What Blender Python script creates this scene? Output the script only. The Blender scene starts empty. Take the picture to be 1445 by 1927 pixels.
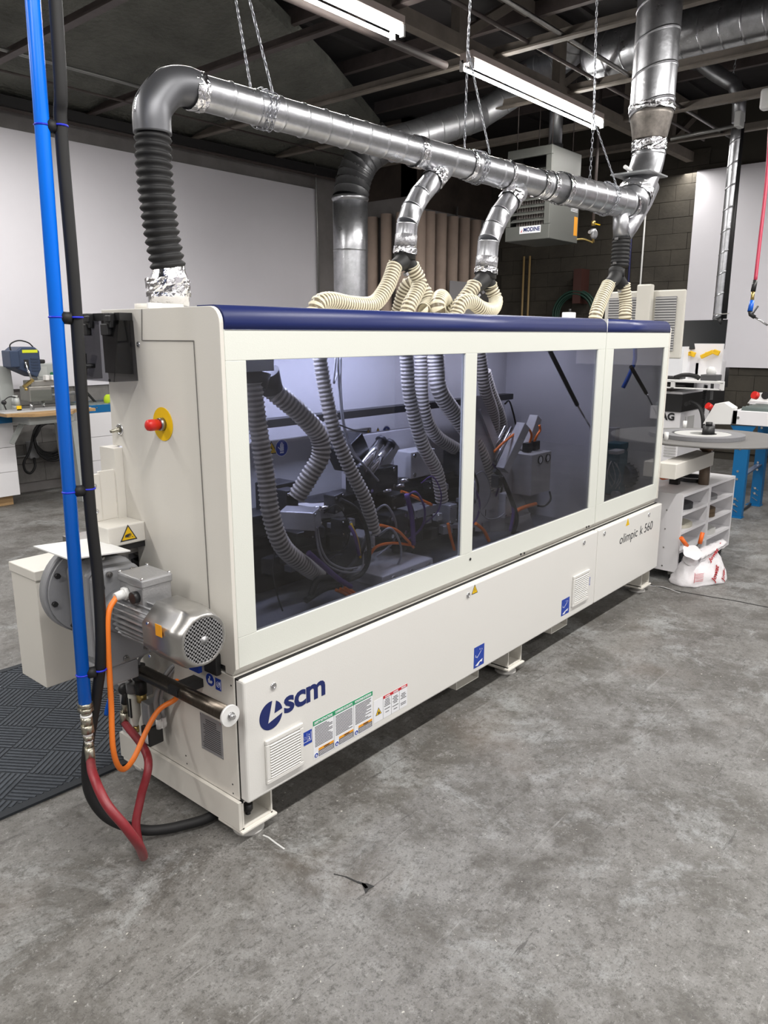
import bpy, math, random
from mathutils import Vector, Matrix
random.seed(7)
S = bpy.context.scene
COL = S.collection
V = Vector
# ---------------------------------------------------------------- camera
cd = bpy.data.cameras.new('camera'); cam = bpy.data.objects.new('camera', cd); COL.objects.link(cam)
cam.location = (-1.358, -1.757, 1.6)
cam.rotation_euler = (math.radians(77), 0, math.radians(-49.5))
cd.sensor_width = 36; cd.lens = 1440 / 1927 * 36; cd.clip_start = .05; cd.clip_end = 100
S.camera = cam
# ---------------------------------------------------------------- world, lights, exposure
w = bpy.data.worlds.new('world'); S.world = w; w.use_nodes = True
w.node_tree.nodes['Background'].inputs[0].default_value = (.8, .86, 1, 1)
w.node_tree.nodes['Background'].inputs[1].default_value = .25
S.view_settings.view_transform = 'Standard'; S.view_settings.look = 'None'
S.view_settings.gamma = 1; S.view_settings.use_curve_mapping = False
S.view_settings.exposure = 0.0
def area(name, loc, sx, sy, power, col=(1, .97, .93), rot=(0, 0, 0)):
    l = bpy.data.lights.new(name, 'AREA'); l.shape = 'RECTANGLE'; l.size = sx; l.size_y = sy
    l.energy = power; l.color = col
    o = bpy.data.objects.new(name, l); COL.objects.link(o); o.location = loc; o.rotation_euler = rot
    return o
# rows of ceiling strip lights that run through the whole shop (two of them are in the picture)
for (lx, ly, pw) in [(2.05, 2.08, 52), (5.3, 2.08, 52), (-1.6, 2.08, 60), (8.2, 2.08, 28),
                     (-3.4, -1.35, 90), (-.3, -1.35, 100), (2.9, -1.35, 110), (6.1, -1.35, 100),
                     (-1.6, -4.8, 80), (1.8, -4.8, 90), (5.2, -4.8, 90), (-4.4, 2.08, 60), (1.4, 4.7, 66), (-2.2, 4.7, 60)]:
    area('strip_light', (lx, ly, 3.62), 2.4, .16, pw)
area('inner_lamp_and_fill', (.75, .33, 1.62), 1.2, .06, 27, (.66, .72, 1))
area('inner_lamp_and_fill', (1.9, .33, 1.62), .8, .06, 8, (.78, .81, 1))
area('inner_lamp_and_fill', (2.9, .33, 1.62), 0.5, .06, 2.6, (.85, .88, 1))  # added fill that brightens the right window, no lamp known there
# ---------------------------------------------------------------- mesh helpers
WL = {}
def frame(d):
    d = V(d).normalized(); a = V((0, 0, 1)) if abs(d.z) < .95 else V((1, 0, 0))
    u = a.cross(d).normalized(); return u, d.cross(u)
class MB:
    def __init__(s): s.v = []; s.f = []; s.m = []; s.s = []
    def add(s, vs, fs, mi=0, sm=False):
        b = len(s.v); s.v += [tuple(p) for p in vs]
        for f in fs: s.f.append([b + i for i in f]); s.m.append(mi); s.s.append(sm)
        return s
    def box(s, x0, x1, y0, y1, z0, z1, mi=0):
        return s.add([(x0, y0, z0), (x1, y0, z0), (x1, y1, z0), (x0, y1, z0), (x0, y0, z1), (x1, y0, z1), (x1, y1, z1), (x0, y1, z1)],
              [(0, 3, 2, 1), (4, 5, 6, 7), (0, 1, 5, 4), (1, 2, 6, 5), (2, 3, 7, 6), (3, 0, 4, 7)], mi)
    def obox(s, c, a, b, d, mi=0):
        c = V(c); a = V(a); b = V(b); d = V(d)
        if a.cross(b).dot(d) < 0: d = -d
        P = [c - a - b - d, c + a - b - d, c + a + b - d, c - a + b - d, c - a - b + d, c + a - b + d, c + a + b + d, c - a + b + d]
        return s.add(P, [(0, 3, 2, 1), (4, 5, 6, 7), (0, 1, 5, 4), (1, 2, 6, 5), (2, 3, 7, 6), (3, 0, 4, 7)], mi)
    def bar(s, p0, p1, w, h, up=(0, 0, 1), mi=0):
        p0 = V(p0); p1 = V(p1); d = p1 - p0; u = V(up)
        if abs(d.normalized().dot(u)) > .98: u = V((0, 1, 0))
        a = d.cross(u).normalized(); b = a.cross(d).normalized()
        return s.obox((p0 + p1) / 2, d / 2, a * w / 2, b * h / 2, mi)
    def prism(s, pts, vec, mi=0):
        n = len(pts); P = [V(p) for p in pts]; vec = V(vec)
        nn = V((0, 0, 0))
        for i in range(n): nn += P[i].cross(P[(i + 1) % n])
        if nn.dot(vec) > 0: P = P[::-1]
        Q = [p + vec for p in P]
        return s.add(P + Q, [list(range(n)), list(range(2 * n - 1, n - 1, -1))] + [(i, i + n, (i + 1) % n + n, (i + 1) % n) for i in range(n)], mi)
    def lathe(s, p0, d, prof, n=20, mi=0, sm=True, cap=True, mf=None):
        p0 = V(p0); d = V(d).normalized(); u, v = frame(d); b = len(s.v)
        for (t, r) in prof:
            for k in range(n):
                a = 2 * math.pi * k / n; s.v.append(tuple(p0 + d * t + (u * math.cos(a) + v * math.sin(a)) * r))
        for i in range(len(prof) - 1):
            for k in range(n):
                k2 = (k + 1) % n; s.f.append([b + i * n + k, b + i * n + k2, b + (i + 1) * n + k2, b + (i + 1) * n + k])
                s.m.append(mf(i) if mf else mi); s.s.append(sm)
        if cap:
            s.f.append([b + k for k in range(n)][::-1]); s.m.append(mi); s.s.append(False)
            e = b + (len(prof) - 1) * n; s.f.append([e + k for k in range(n)]); s.m.append(mi); s.s.append(False)
        return s
    def cyl(s, p0, p1, r, r1=None, n=16, mi=0, sm=True):
        L = (V(p1) - V(p0)).length
        return s.lathe(p0, V(p1) - V(p0), [(0, r), (L, r if r1 is None else r1)], n, mi, sm)
    def tube(s, path, r, n=12, mi=0, mf=None, cap=True, closed=False, slant=0, sm=True):
        P = [V(p) for p in path]; N = len(P); b = len(s.v); u = None
        for i in range(N):
            if closed: t = P[(i + 1) % N] - P[i - 1]
            else: t = P[min(i + 1, N - 1)] - P[max(i - 1, 0)]
            t.normalize()
            if u is None: u, v = frame(t)
            else:
                u = (u - t * u.dot(t)).normalized(); v = t.cross(u)
            rr = r[i] if isinstance(r, (list, tuple)) else r
            for k in range(n):
                a = 2 * math.pi * k / n; s.v.append(tuple(P[i] + (u * math.cos(a) + v * math.sin(a)) * rr + t * slant * rr * math.cos(a)))
        for i in range(N if closed else N - 1):
            j = (i + 1) % N
            for k in range(n):
                k2 = (k + 1) % n; s.f.append([b + i * n + k, b + i * n + k2, b + j * n + k2, b + j * n + k]); s.m.append(mf(i) if mf else mi); s.s.append(sm)
        if cap and not closed:
            s.f.append([b + k for k in range(n)][::-1]); s.m.append(mi); s.s.append(False)
            e = b + (N - 1) * n; s.f.append([e + k for k in range(n)]); s.m.append(mi); s.s.append(False)
        return s
    def disc(s, c, d, r, n=24, mi=0, t=.002):
        c = V(c); return s.cyl(c, c + V(d).normalized() * t, r, n=n, mi=mi, sm=False)
    def ball(s, c, r, mi=0, sq=(1, 1, 1)):
        vs = []; fs = []; N = 12; R = 8; c = V(c)
        for i in range(1, R):
            for k in range(N):
                a = math.pi * i / R; t = 2 * math.pi * k / N
                vs.append(c + V((math.sin(a) * math.cos(t) * sq[0], math.sin(a) * math.sin(t) * sq[1], math.cos(a) * sq[2])) * r)
        for i in range(R - 2):
            for k in range(N): fs.append((i * N + k, (i + 1) * N + k, (i + 1) * N + (k + 1) % N, i * N + (k + 1) % N))
        fs.append(tuple(range(N))); fs.append(tuple(range((R - 2) * N + N - 1, (R - 2) * N - 1, -1)))
        return s.add(vs, fs, mi, True)
    def build(s, name, mats, parent=None, bevel=0, label=None, cat=None, group=None, kind=None, origin=None):
        me = bpy.data.meshes.new(name)
        xs = [p[0] for p in s.v]; ys = [p[1] for p in s.v]; zs = [p[2] for p in s.v]
        c = V(origin) if origin else V(((min(xs) + max(xs)) / 2, (min(ys) + max(ys)) / 2, min(zs)))
        me.from_pydata([(p[0] - c.x, p[1] - c.y, p[2] - c.z) for p in s.v], [], s.f)
        if not isinstance(mats, (list, tuple)): mats = [mats]
        for m in mats: me.materials.append(m)
        me.polygons.foreach_set('material_index', s.m); me.polygons.foreach_set('use_smooth', s.s); me.update()
        o = bpy.data.objects.new(name, me); COL.objects.link(o)
        if bevel:
            b = o.modifiers.new('bevel', 'BEVEL'); b.width = bevel; b.segments = 2; b.limit_method = 'ANGLE'; b.angle_limit = math.radians(40)
        place(o, c, parent); tag(o, label, cat, group, kind)
        return o
def place(o, c, parent):
    WL[o.name] = V(c)
    if parent: o.parent = parent; o.location = V(c) - WL[parent.name]
    else: o.location = c
def tag(o, label=None, cat=None, group=None, kind=None):
    if label: o['label'] = label
    if cat: o['category'] = cat
    if group: o['group'] = group
    if kind: o['kind'] = kind
    return o
def thing(name, loc, label, cat, group=None):
    o = bpy.data.objects.new(name, None); COL.objects.link(o); o.empty_display_size = .1
    place(o, loc, None); return tag(o, label, cat, group)
def copy_tree(o, parent=None):
    c = o.copy(); COL.objects.link(c)
    WL[c.name] = WL[o.name]
    if parent: c.parent = parent
    for ch in [x for x in COL.objects if x.parent == o]: copy_tree(ch, c)
    return c
def curve(pts, sub=8):
    P = [V(p) for p in pts]; P = [2 * P[0] - P[1]] + P + [2 * P[-1] - P[-2]]; out = []
    for i in range(1, len(P) - 2):
        a, b, c, d = P[i - 1:i + 3]
        for k in range(sub):
            t = k / sub
            out.append(.5 * ((2 * b) + (c - a) * t + (2 * a - 5 * b + 4 * c - d) * t * t + (3 * b - a - 3 * c + d) * t ** 3))
    out.append(P[-2]); return out
def resample(path, step):
    out = [V(path[0])]; acc = 0; prev = V(path[0]); need = step
    for p in path[1:]:
        p = V(p)
        while (p - prev).length >= need:
            prev = prev + (p - prev).normalized() * need; out.append(prev.copy()); need = step
        need -= (p - prev).length; prev = p
    return out
def ribs(mb, pts, r, pitch=.014, amp=.003, n=16, sub=8, m0=0, m1=1, pat=(1, 1, 0, 0), cap=True):
    P = resample(curve(pts, sub), pitch / 4)
    mb.tube(P, [r if pat[i % 4] else r - amp for i in range(len(P))], n, mi=m0, mf=lambda i: m0 if (pat[i % 4] or pat[(i + 1) % 4]) else m1, cap=cap)
    return mb
def duct(mb, p0, p1, r0, r1=None, pitch=.11, slant=.18, n=32, mi=0, bump=.0036, off=.03):
    p0 = V(p0); p1 = V(p1); L = (p1 - p0).length; r1 = r0 if r1 is None else r1
    ts = [0]; rs = [0]; x = off
    while x < L - .01:
        ts += [x - .012, x - .0045, x - .002, x + .002, x + .0045, x + .012]; rs += [0, 0, bump, bump, 0, 0]; x += pitch
    ts.append(L); rs.append(0)
    mb.tube([p0.lerp(p1, t / L) for t in ts], [r0 + (r1 - r0) * t / L + b for t, b in zip(ts, rs)], n, mi, slant=slant)
    return mb
def foil(mb, p0, p1, r, mi=0, n=30, rough=.0035, r1=None):
    p0 = V(p0); p1 = V(p1); K = 7; d = p1 - p0; L = d.length; u, v = frame(d); b = len(mb.v)
    for i in range(K):
        for k in range(n):
            a = 2 * math.pi * k / n; rr = r + ((r1 or r) - r) * i / (K - 1) + .002 + random.random() * rough
            mb.v.append(tuple(p0.lerp(p1, i / (K - 1)) + d / L * (random.random() - .5) * .01 + (u * math.cos(a) + v * math.sin(a)) * rr))
    for i in range(K - 1):
        for k in range(n):
            k2 = (k + 1) % n; mb.f.append([b + i * n + k, b + i * n + k2, b + (i + 1) * n + k2, b + (i + 1) * n + k]); mb.m.append(mi); mb.s.append(False)
    return mb
def text(name, s, size, loc, ax, up, mat, parent=None, bold=0, ext=.0006, shear=0, spacing=1, align='LEFT', sx=1, label=None):
    c = bpy.data.curves.new(name, 'FONT'); c.body = s; c.size = size; c.offset = bold; c.extrude = ext; c.shear = shear
    c.space_character = spacing; c.align_x = align; c.resolution_u = 3
    t = bpy.data.objects.new(name, c); COL.objects.link(t)
    dg = bpy.context.evaluated_depsgraph_get(); me = bpy.data.meshes.new_from_object(t.evaluated_get(dg))
    bpy.data.objects.remove(t); me.name = name; me.materials.clear(); me.materials.append(mat)
    ax = V(ax).normalized(); up = V(up).normalized(); nz = ax.cross(up).normalized()
    for q in me.vertices: q.co = ax * q.co.x * sx + up * q.co.y + nz * q.co.z
    o = bpy.data.objects.new(name, me); COL.objects.link(o); place(o, V(loc), parent); tag(o, label)
    return o
# ---------------------------------------------------------------- materials
def nd(nt, t, **k):
    n = nt.nodes.new(t)
    for a, b in k.items(): setattr(n, a, b)
    return n
def mat(name, col, rough=.5, metal=0, var=0, scale=6, bump=0, bscale=60, emit=0, alpha=1, trans=0, rvar=0, coat=0, col2=None, stretch=(1, 1, 1)):
    m = bpy.data.materials.new(name); m.use_nodes = True; nt = m.node_tree; b = nt.nodes['Principled BSDF']
    col = tuple(col) + (1,)
    b.inputs['Base Color'].default_value = col; b.inputs['Roughness'].default_value = rough; b.inputs['Metallic'].default_value = metal
    if coat: b.inputs['Coat Weight'].default_value = coat
    if alpha < 1: b.inputs['Alpha'].default_value = alpha
    if trans: b.inputs['Transmission Weight'].default_value = trans
    if emit: b.inputs['Emission Color'].default_value = col; b.inputs['Emission Strength'].default_value = emit
    g = nd(nt, 'ShaderNodeNewGeometry'); mp = nd(nt, 'ShaderNodeMapping'); mp.inputs['Scale'].default_value = stretch
    nt.links.new(g.outputs['Position'], mp.inputs[0])
    if var or rvar:
        n = nd(nt, 'ShaderNodeTexNoise'); n.inputs['Scale'].default_value = scale; n.inputs['Detail'].default_value = 6
        n.inputs['Roughness'].default_value = .65
        nt.links.new(mp.outputs[0], n.inputs[0])
        rp = nd(nt, 'ShaderNodeMapRange'); rp.inputs[1].default_value = .3; rp.inputs[2].default_value = .7
        nt.links.new(n.outputs[0], rp.inputs[0])
        if var:
            mx = nd(nt, 'ShaderNodeMix', data_type='RGBA'); c2 = tuple(col2) + (1,) if col2 else tuple(max(0, c * (1 - var)) for c in col[:3]) + (1,)
            mx.inputs[6].default_value = col; mx.inputs[7].default_value = c2
            nt.links.new(rp.outputs[0], mx.inputs[0]); nt.links.new(mx.outputs[2], b.inputs['Base Color'])
        if rvar:
            r2 = nd(nt, 'ShaderNodeMapRange'); r2.inputs[3].default_value = rough - rvar; r2.inputs[4].default_value = rough + rvar
            nt.links.new(rp.outputs[0], r2.inputs[0]); nt.links.new(r2.outputs[0], b.inputs['Roughness'])
    if bump:
        n2 = nd(nt, 'ShaderNodeTexNoise'); n2.inputs['Scale'].default_value = bscale; n2.inputs['Detail'].default_value = 4
        nt.links.new(mp.outputs[0], n2.inputs[0])
        bp = nd(nt, 'ShaderNodeBump'); bp.inputs['Strength'].default_value = bump; bp.inputs['Distance'].default_value = .01
        nt.links.new(n2.outputs[0], bp.inputs['Height']); nt.links.new(bp.outputs[0], b.inputs['Normal'])
    return m
CREAM = mat('cream_paint', (.70, .675, .62), .38, bump=.04, bscale=220)
HOODC = mat('pale_paint', (.70, .715, .66), .36, bump=.05, bscale=260)
DOORC = mat('off_white_paint', (.73, .72, .69), .36, bump=.04, bscale=240)
NAVY = mat('navy_plastic', (.012, .022, .12), .38)
LOGO = mat('logo_navy', (.008, .018, .12), .45)
GREYP = mat('grey_interior_paint', (.50, .49, .50), .5, var=.12, scale=3)
BLACK = mat('black_plastic', (.012, .012, .013), .45)
RUBBER = mat('black_rubber', (.007, .007, .008), .62, var=.3, scale=20)
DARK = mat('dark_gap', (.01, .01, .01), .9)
STEEL = mat('bare_steel', (.42, .41, .40), .35, 1, var=.25, scale=25, rvar=.1)
CHROME = mat('chrome', (.75, .75, .76), .18, 1)
ALU = mat('cast_aluminium', (.42, .42, .43), .42, .6, bump=.12, bscale=120, var=.15, scale=14)
GREYCAST = mat('grey_painted_casting', (.30, .305, .32), .4, .15, bump=.08, bscale=160)
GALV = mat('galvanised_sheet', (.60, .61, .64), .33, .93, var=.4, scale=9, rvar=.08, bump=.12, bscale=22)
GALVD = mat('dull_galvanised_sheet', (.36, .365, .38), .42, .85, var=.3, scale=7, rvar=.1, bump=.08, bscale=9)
ELBOWG = mat('dark_galvanised_elbow', (.15, .153, .165), .42, .7, var=.15, scale=5)
FOIL = mat('foil_tape', (.85, .85, .87), .16, 1, bump=.5, bscale=45)
CREAMRIB = mat('cream_hose_rib', (.70, .65, .50), .4)
CLEARPVC = mat('clear_hose_wall', (.20, .165, .11), .3, alpha=.85)
GREYRIB = mat('grey_hose_rib', (.60, .565, .50), .35)
GREYWALL = mat('grey_hose_wall', (.23, .215, .19), .35)
BLUEPIPE = mat('blue_pipe', (.0, .19, .95), .3)
BLUEP = mat('blue_plastic', (.0, .10, .55), .4)
TIE = mat('blue_cable_tie', (.01, .02, .55), .4)
ORANGE = mat('orange_cable', (.85, .20, .02), .45)
REDHOSE = mat('red_hose', (.24, .02, .028), .42, var=.25, scale=30)
RED = mat('red_plastic', (.62, .02, .015), .35)
YELLOW = mat('yellow_plastic', (.80, .50, .0), .45)
WHITEP = mat('white_plastic', (.75, .75, .74), .4)
PTFE = mat('white_thread_tape', (.85, .85, .85), .6)
BRASS = mat('brass_fitting', (.45, .33, .12), .35, .9)
NICKEL = mat('nickel_fitting', (.42, .40, .33), .3, .95)
MELAM = mat('white_melamine', (.76, .75, .77), .4)
BOARD = mat('white_wall_board', (.76, .745, .79), .5, var=.04, scale=1.5)
SHEETB = mat('blue_leg_paint', (.0, .115, .30), .4)
STICKB = mat('blue_sticker', (.012, .05, .36), .4)
STICKW = mat('white_sticker', (.82, .83, .86), .4)
INK = mat('printing_ink', (.03, .03, .035), .6)
GREENI = mat('green_ink', (.02, .30, .13), .5)
REDI = mat('red_ink', (.55, .02, .03), .5)
AMBER = mat('amber_ink', (.80, .33, .01), .5)
WOOD = mat('plywood', (.48, .30, .14), .5, var=.3, scale=12, stretch=(1, 6, 6))
CARD = mat('cardboard_tube', (.60, .47, .39), .75, var=.18, scale=4)
GLASST = bpy.data.materials.new('smoked_acrylic')
def tinted(m, tcol, refl=1.0, rough=.02):
    m.use_nodes = True; nt = m.node_tree; nt.nodes.clear()
    o = nd(nt, 'ShaderNodeOutputMaterial'); t = nd(nt, 'ShaderNodeBsdfTransparent'); t.inputs[0].default_value = tuple(tcol) + (1,)
    g = nd(nt, 'ShaderNodeBsdfGlossy'); g.inputs['Roughness'].default_value = rough; g.inputs[0].default_value = (refl, refl, refl, 1)
    f = nd(nt, 'ShaderNodeFresnel'); x = nd(nt, 'ShaderNodeMixShader')
    ge = nd(nt, 'ShaderNodeNewGeometry'); mr = nd(nt, 'ShaderNodeMapRange'); mr.inputs[3].default_value = 1.49; mr.inputs[4].default_value = 1 / 1.49
    nt.links.new(ge.outputs['Backfacing'], mr.inputs[0]); nt.links.new(mr.outputs[0], f.inputs[0])
    nt.links.new(f.outputs[0], x.inputs[0]); nt.links.new(t.outputs[0], x.inputs[1]); nt.links.new(g.outputs[0], x.inputs[2]); nt.links.new(x.outputs[0], o.inputs[0])
    return m
tinted(GLASST, (.55, .55, .58), .75)
SMOKE = tinted(bpy.data.materials.new('smoked_cover'), (.50, .50, .52), .7)
CLEAR = tinted(bpy.data.materials.new('clear_plastic'), (.85, .87, .86), .8)
# ================================================================ THE ROOM
def floor_material():
    m = bpy.data.materials.new('worn_concrete'); m.use_nodes = True; nt = m.node_tree; b = nt.nodes['Principled BSDF']; L = nt.links
    g = nd(nt, 'ShaderNodeNewGeometry')
    def noise(scale, detail=8, rough=.6, st=(1, 1, 1), rot=0, dist=0):
        mp = nd(nt, 'ShaderNodeMapping'); mp.inputs['Scale'].default_value = st; mp.inputs['Rotation'].default_value = (0, 0, rot)
        L.new(g.outputs['Position'], mp.inputs[0]); n = nd(nt, 'ShaderNodeTexNoise')
        n.inputs['Scale'].default_value = scale; n.inputs['Detail'].default_value = detail; n.inputs['Roughness'].default_value = rough; n.inputs['Distortion'].default_value = dist
        L.new(mp.outputs[0], n.inputs[0]); return n.outputs[0]
    def rng(x, a, c, lo=0, hi=1):
        r = nd(nt, 'ShaderNodeMapRange'); r.inputs[1].default_value = a; r.inputs[2].default_value = c; r.inputs[3].default_value = lo; r.inputs[4].default_value = hi
        L.new(x, r.inputs[0]); return r.outputs[0]
    def mix(f, a, c, mode='MIX'):
        x = nd(nt, 'ShaderNodeMix', data_type='RGBA', blend_type=mode)
        for i, s in ((6, a), (7, c)):
            if isinstance(s, tuple): x.inputs[i].default_value = s + (1,)
            else: L.new(s, x.inputs[i])
        if isinstance(f, float): x.inputs[0].default_value = f
        else: L.new(f, x.inputs[0])
        return x.outputs[2]
    c = mix(rng(noise(.8, 6, .6), .38, .62), (.150, .144, .134), (.215, .212, .205))
    c = mix(rng(noise(3.2, 9, .72, dist=.4), .44, .60), c, (.098, .092, .083))
    c = mix(rng(noise(2.3, 10, .78, dist=.5), .53, .64, 0, .85), c, (.29, .298, .295))
    c = mix(rng(noise(8, 10, .85), .53, .62, 0, .75), c, (.068, .064, .058))
    c = mix(rng(noise(13, 10, .85), .55, .64, 0, .6), c, (.33, .33, .32))
    c = mix(rng(noise(38, 8, .85), .52, .60, 0, .75), c, (.055, .052, .047))
    c = mix(rng(noise(50, 8, .85), .56, .64, 0, .6), c, (.36, .36, .35))
    c = mix(rng(noise(130, 4, .85), .54, .62, 0, .65), c, (.05, .047, .042))
    # long scrapes in two directions
    for rot, s in ((.5, 7), (-.75, 6)):
        c = mix(rng(noise(s, 8, .8, (.12, 1.9, 1), rot), .62, .66, 0, .5), c, (.30, .30, .29))
        c = mix(rng(noise(s + 3, 8, .8, (.15, 1.6, 1), rot + .2), .62, .65, 0, .7), c, (.045, .042, .04))
    c = mix(rng(noise(60, 2, .4), .745, .76), c, (.45, .44, .40))
    # soft rust brown stains
    c = mix(rng(noise(1.3, 4, .5), .60, .75, 0, .35), c, (.13, .095, .07))
    L.new(c, b.inputs['Base Color'])
    L.new(rng(noise(3, 6, .7), .3, .7, .42, .62), b.inputs['Roughness'])
    bp = nd(nt, 'ShaderNodeBump'); bp.inputs['Strength'].default_value = .12; bp.inputs['Distance'].default_value = .004
    L.new(noise(60, 8, .8), bp.inputs['Height']); L.new(bp.outputs[0], b.inputs['Normal'])
    return m
FLOOR = floor_material()
MB().box(-6, 9.2, -7, 6.2, -.12, 0).build('floor', FLOOR, kind='structure')
WALLG = mat('grey_wall_plaster', (.27, .255, .25), .8, var=.3, scale=2.5, bump=.3, bscale=14)
BLOCKL = mat('grey_wall_block', (.235, .225, .215), .85, var=.45, scale=3, bump=.5, bscale=30)
BLOCKB = mat('brown_wall_block', (.066, .058, .045), .8, var=.45, scale=2.2, bump=.5, bscale=26)
MORTAR = mat('dark_mortar', (.05, .045, .036), .9)
BROWN = mat('brown_wall_paint', (.07, .052, .042), .85, var=.5, scale=2.5, bump=.3, bscale=10)
wb = MB().box(-6, 7.2, 6.2, 6.35, 0, 3.9).build('wall_back', WALLG, kind='structure')
MB().box(-6.15, -6, -7, 6.2, 0, 3.9).build('wall_left', WALLG, kind='structure')
MB().box(-6, 9.2, -7.15, -7, 0, 3.9).build('wall_front', BOARD, kind='structure')
wr = MB().box(9.2, 9.35, -7, 5.1, 0, 4.4).build('wall_right', MORTAR, kind='structure')
wc = MB().box(7.2, 7.35, 5.1, 6.2, 0, 4.4).box(7.2, 9.35, 5.1, 5.25, 0, 4.4).build('wall_corner', BROWN, kind='structure')
MB().box(7.192, 7.2, 5.1, 6.2, 0, 3.42).box(7.192, 9.2, 5.092, 5.1, 0, 3.30).build('trim_1', WALLG, kind='structure')
# concrete blocks of the right wall, and of the back wall below its white board
def block_mesh(w, h, d, m):
    o = MB().box(-w / 2, w / 2, -d / 2, d / 2, -h / 2, h / 2).build('block', m, bevel=.004); me = o.data; COL.objects.unlink(o); bpy.data.objects.remove(o); return me
bm = block_mesh(.397, .197, .03, BLOCKB)
def block(me, parent, x, y, z, rz=0):
    o = bpy.data.objects.new('block', me); COL.objects.link(o); o.parent = parent; o.location = V((x, y, z)) - WL[parent.name]; o.rotation_euler.z = rz
    b = o.modifiers.new('bevel', 'BEVEL'); b.width = .0025; b.segments = 1
for j in range(19):
    for i in range(15):
        y = 4.86 - i * .4 - (.2 if j % 2 else 0)
        if y > 1.75 or (y > -.6 and j < 7): block(bm, wr, 9.19 + random.uniform(-.003, .003), y, .1 + j * .2, math.pi / 2)
bl = block_mesh(.397, .197, .03, BLOCKL)
for j in range(5):
    for i in range(10): block(bl, wb, .6 + i * .4 + (.2 if j % 2 else 0), 6.19 + random.uniform(-.003, .003), .1 + j * .2)
# white wall boards
MB().box(-1.5, 6.5, 6.155, 6.18, 1.07, 3.53).build('trim_2', BOARD, kind='structure')
MB().box(9.135, 9.165, -3.5, 1.99, 1.2, 3.63).build('trim_3', BOARD, kind='structure')
# ceiling
DECK = mat('dark_roof_deck', (.022, .019, .019), .85, var=.4, scale=2, bump=.4, bscale=8)
SPRAY = mat('sprayed_ceiling', (.165, .168, .145), .9, var=.45, scale=2.2, bump=1.0, bscale=20)
SPRAY.node_tree.nodes['Bump'].inputs['Distance'].default_value = .05
IRON = mat('dusty_brown_steel', (.095, .075, .07), .6, var=.4, scale=6)
IRONL = mat('dusty_beige_and_lit_steel', (.22, .19, .16), .6, var=.35, scale=5)
PIPEM = mat('thin_conduit', (.28, .28, .27), .4, .7)
ce = MB().box(-6, 9.35, -7.1, 6.35, 4.42, 4.55).build('ceiling', DECK, kind='structure')
mb = MB()
for i in range(26): mb.box(-6, 9.2, -6.6 + i * .42, -6.56 + i * .42, 4.385, 4.42)
mb.build('deck_seam', DECK, ce, kind='stuff')
P = [(-5.9, 6.2), (-5.9, 3.0), (1.4, 2.65), (3.1, 3.45), (4.6, 4.05), (6.3, 4.85), (7.15, 5.6), (7.15, 6.2)]
zf = lambda y: 4.36 - (y - 2.6) * .145
MB().prism([(x, y, zf(y)) for x, y in P], (0, 0, .12)).build('trim_4', SPRAY, kind='structure')
# black rail along the top of the back wall
MB().box(-5.9, 7.1, 6.08, 6.2, 3.71, 3.80).build('trim_5', mat('black_rail', (.02, .019, .02), .5), kind='structure')
MB().box(-5.9, 7.1, 6.06, 6.09, 3.665, 3.69).build('trim_6', IRON, kind='structure')
# joists running from the back wall towards the front
n = 7
for x in (-4.6, -3.3, -2.0, -.7, .6, 1.9, 3.2, 4.48, 5.75, 7.0, 8.25):
    y1 = 6.15 if x < 7.1 else 5.05
    mb = MB().box(x - .035, x + .035, -6.9, y1, 3.80, 3.815).box(x + .02, x + .035, -6.9, y1, 3.815, 3.89)
    mb.build('trim_%d' % n, IRON if x < 4 else IRONL, kind='structure'); n += 1  # paler steel paints in the strip lights' glow on the farther joists
for x in (1.25, 2.55, 3.85, 5.1, 6.4, 7.6):
    MB().box(x - .03, x + .03, -6.9, 5.0, 4.26, 4.38).build('trim_%d' % n, IRON, kind='structure'); n += 1
# timber truss above the strip lights
def truss(y, x0, x1):
    global n
    t = MB().box(x0, x1, y - .045, y + .045, 3.74, 3.85).build('trim_%d' % n, IRONL, kind='structure'); n += 1
    MB().box(x0, x1, y - .045, y + .045, 4.28, 4.38).build('top_chord', IRONL, t)
    xs = [4.03, 5.62, 7.2, 8.4, 2.4, .8, -.8, -2.4]
    for i, x in enumerate(xs):
        if x > x1: continue
        MB().box(x - .055, x + .055, y - .04, y + .04, 3.85, 4.28).build('truss_post', IRONL, t)
        MB().bar((x + .06, y, 3.88), (x + .72, y, 4.27), .07, .07).build('truss_brace', IRONL, t)
truss(2.08, -5.9, 9.1); truss(-1.9, -5.9, 9.1)
MB().cyl((-5.9, 2.30, 3.70), (4.1, 2.26, 3.70), .03).build('trim_%d' % n, IRON, kind='structure'); n += 1
# conduits
def pipe(name, pts, r, m, label, cat='pipe', group=None, straight=True, sub=8):
    mb = MB().tube(pts if straight else curve(pts, sub), r, 10)
    return mb.build(name, m, label=label, cat=cat, group=group)
pipe('conduit', [(-2, 4.98, 3.83), (6.6, 4.98, 3.83)], .016, PIPEM, 'bright thin conduit along the sprayed ceiling above the back wall board')
pipe('conduit', [(-2, 5.4, 3.80), (6.4, 5.4, 3.80)], .010, IRON, 'dull thinner conduit just below the bright one on the sprayed ceiling')
pipe('conduit', [(3.0, 1.44, 3.84), (8.6, 1.44, 3.84)], .018, STEEL, 'shiny conduit crossing under the dark roof above the second strip light', group=None)
pipe('conduit', [(3.0, 1.75, 3.86), (8.6, 1.75, 3.86)], .016, IRON, 'dark conduit next to the shiny one under the roof')
pipe('conduit', [(6.4198, 6.12, 4.0365), (6.4498, 6.12, 3.6977), (6.4633, 6.12, 3.0915), (6.4598, 6.12, 1.8254)], .014, PIPEM, 'grey conduit dropping down the back wall at the end of the white board')
pipe('conduit', [(9.12, 2.62, 1.0), (9.12, 2.62, 3.75)], .012, WHITEP, 'white conduit running down the brown block wall')
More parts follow.
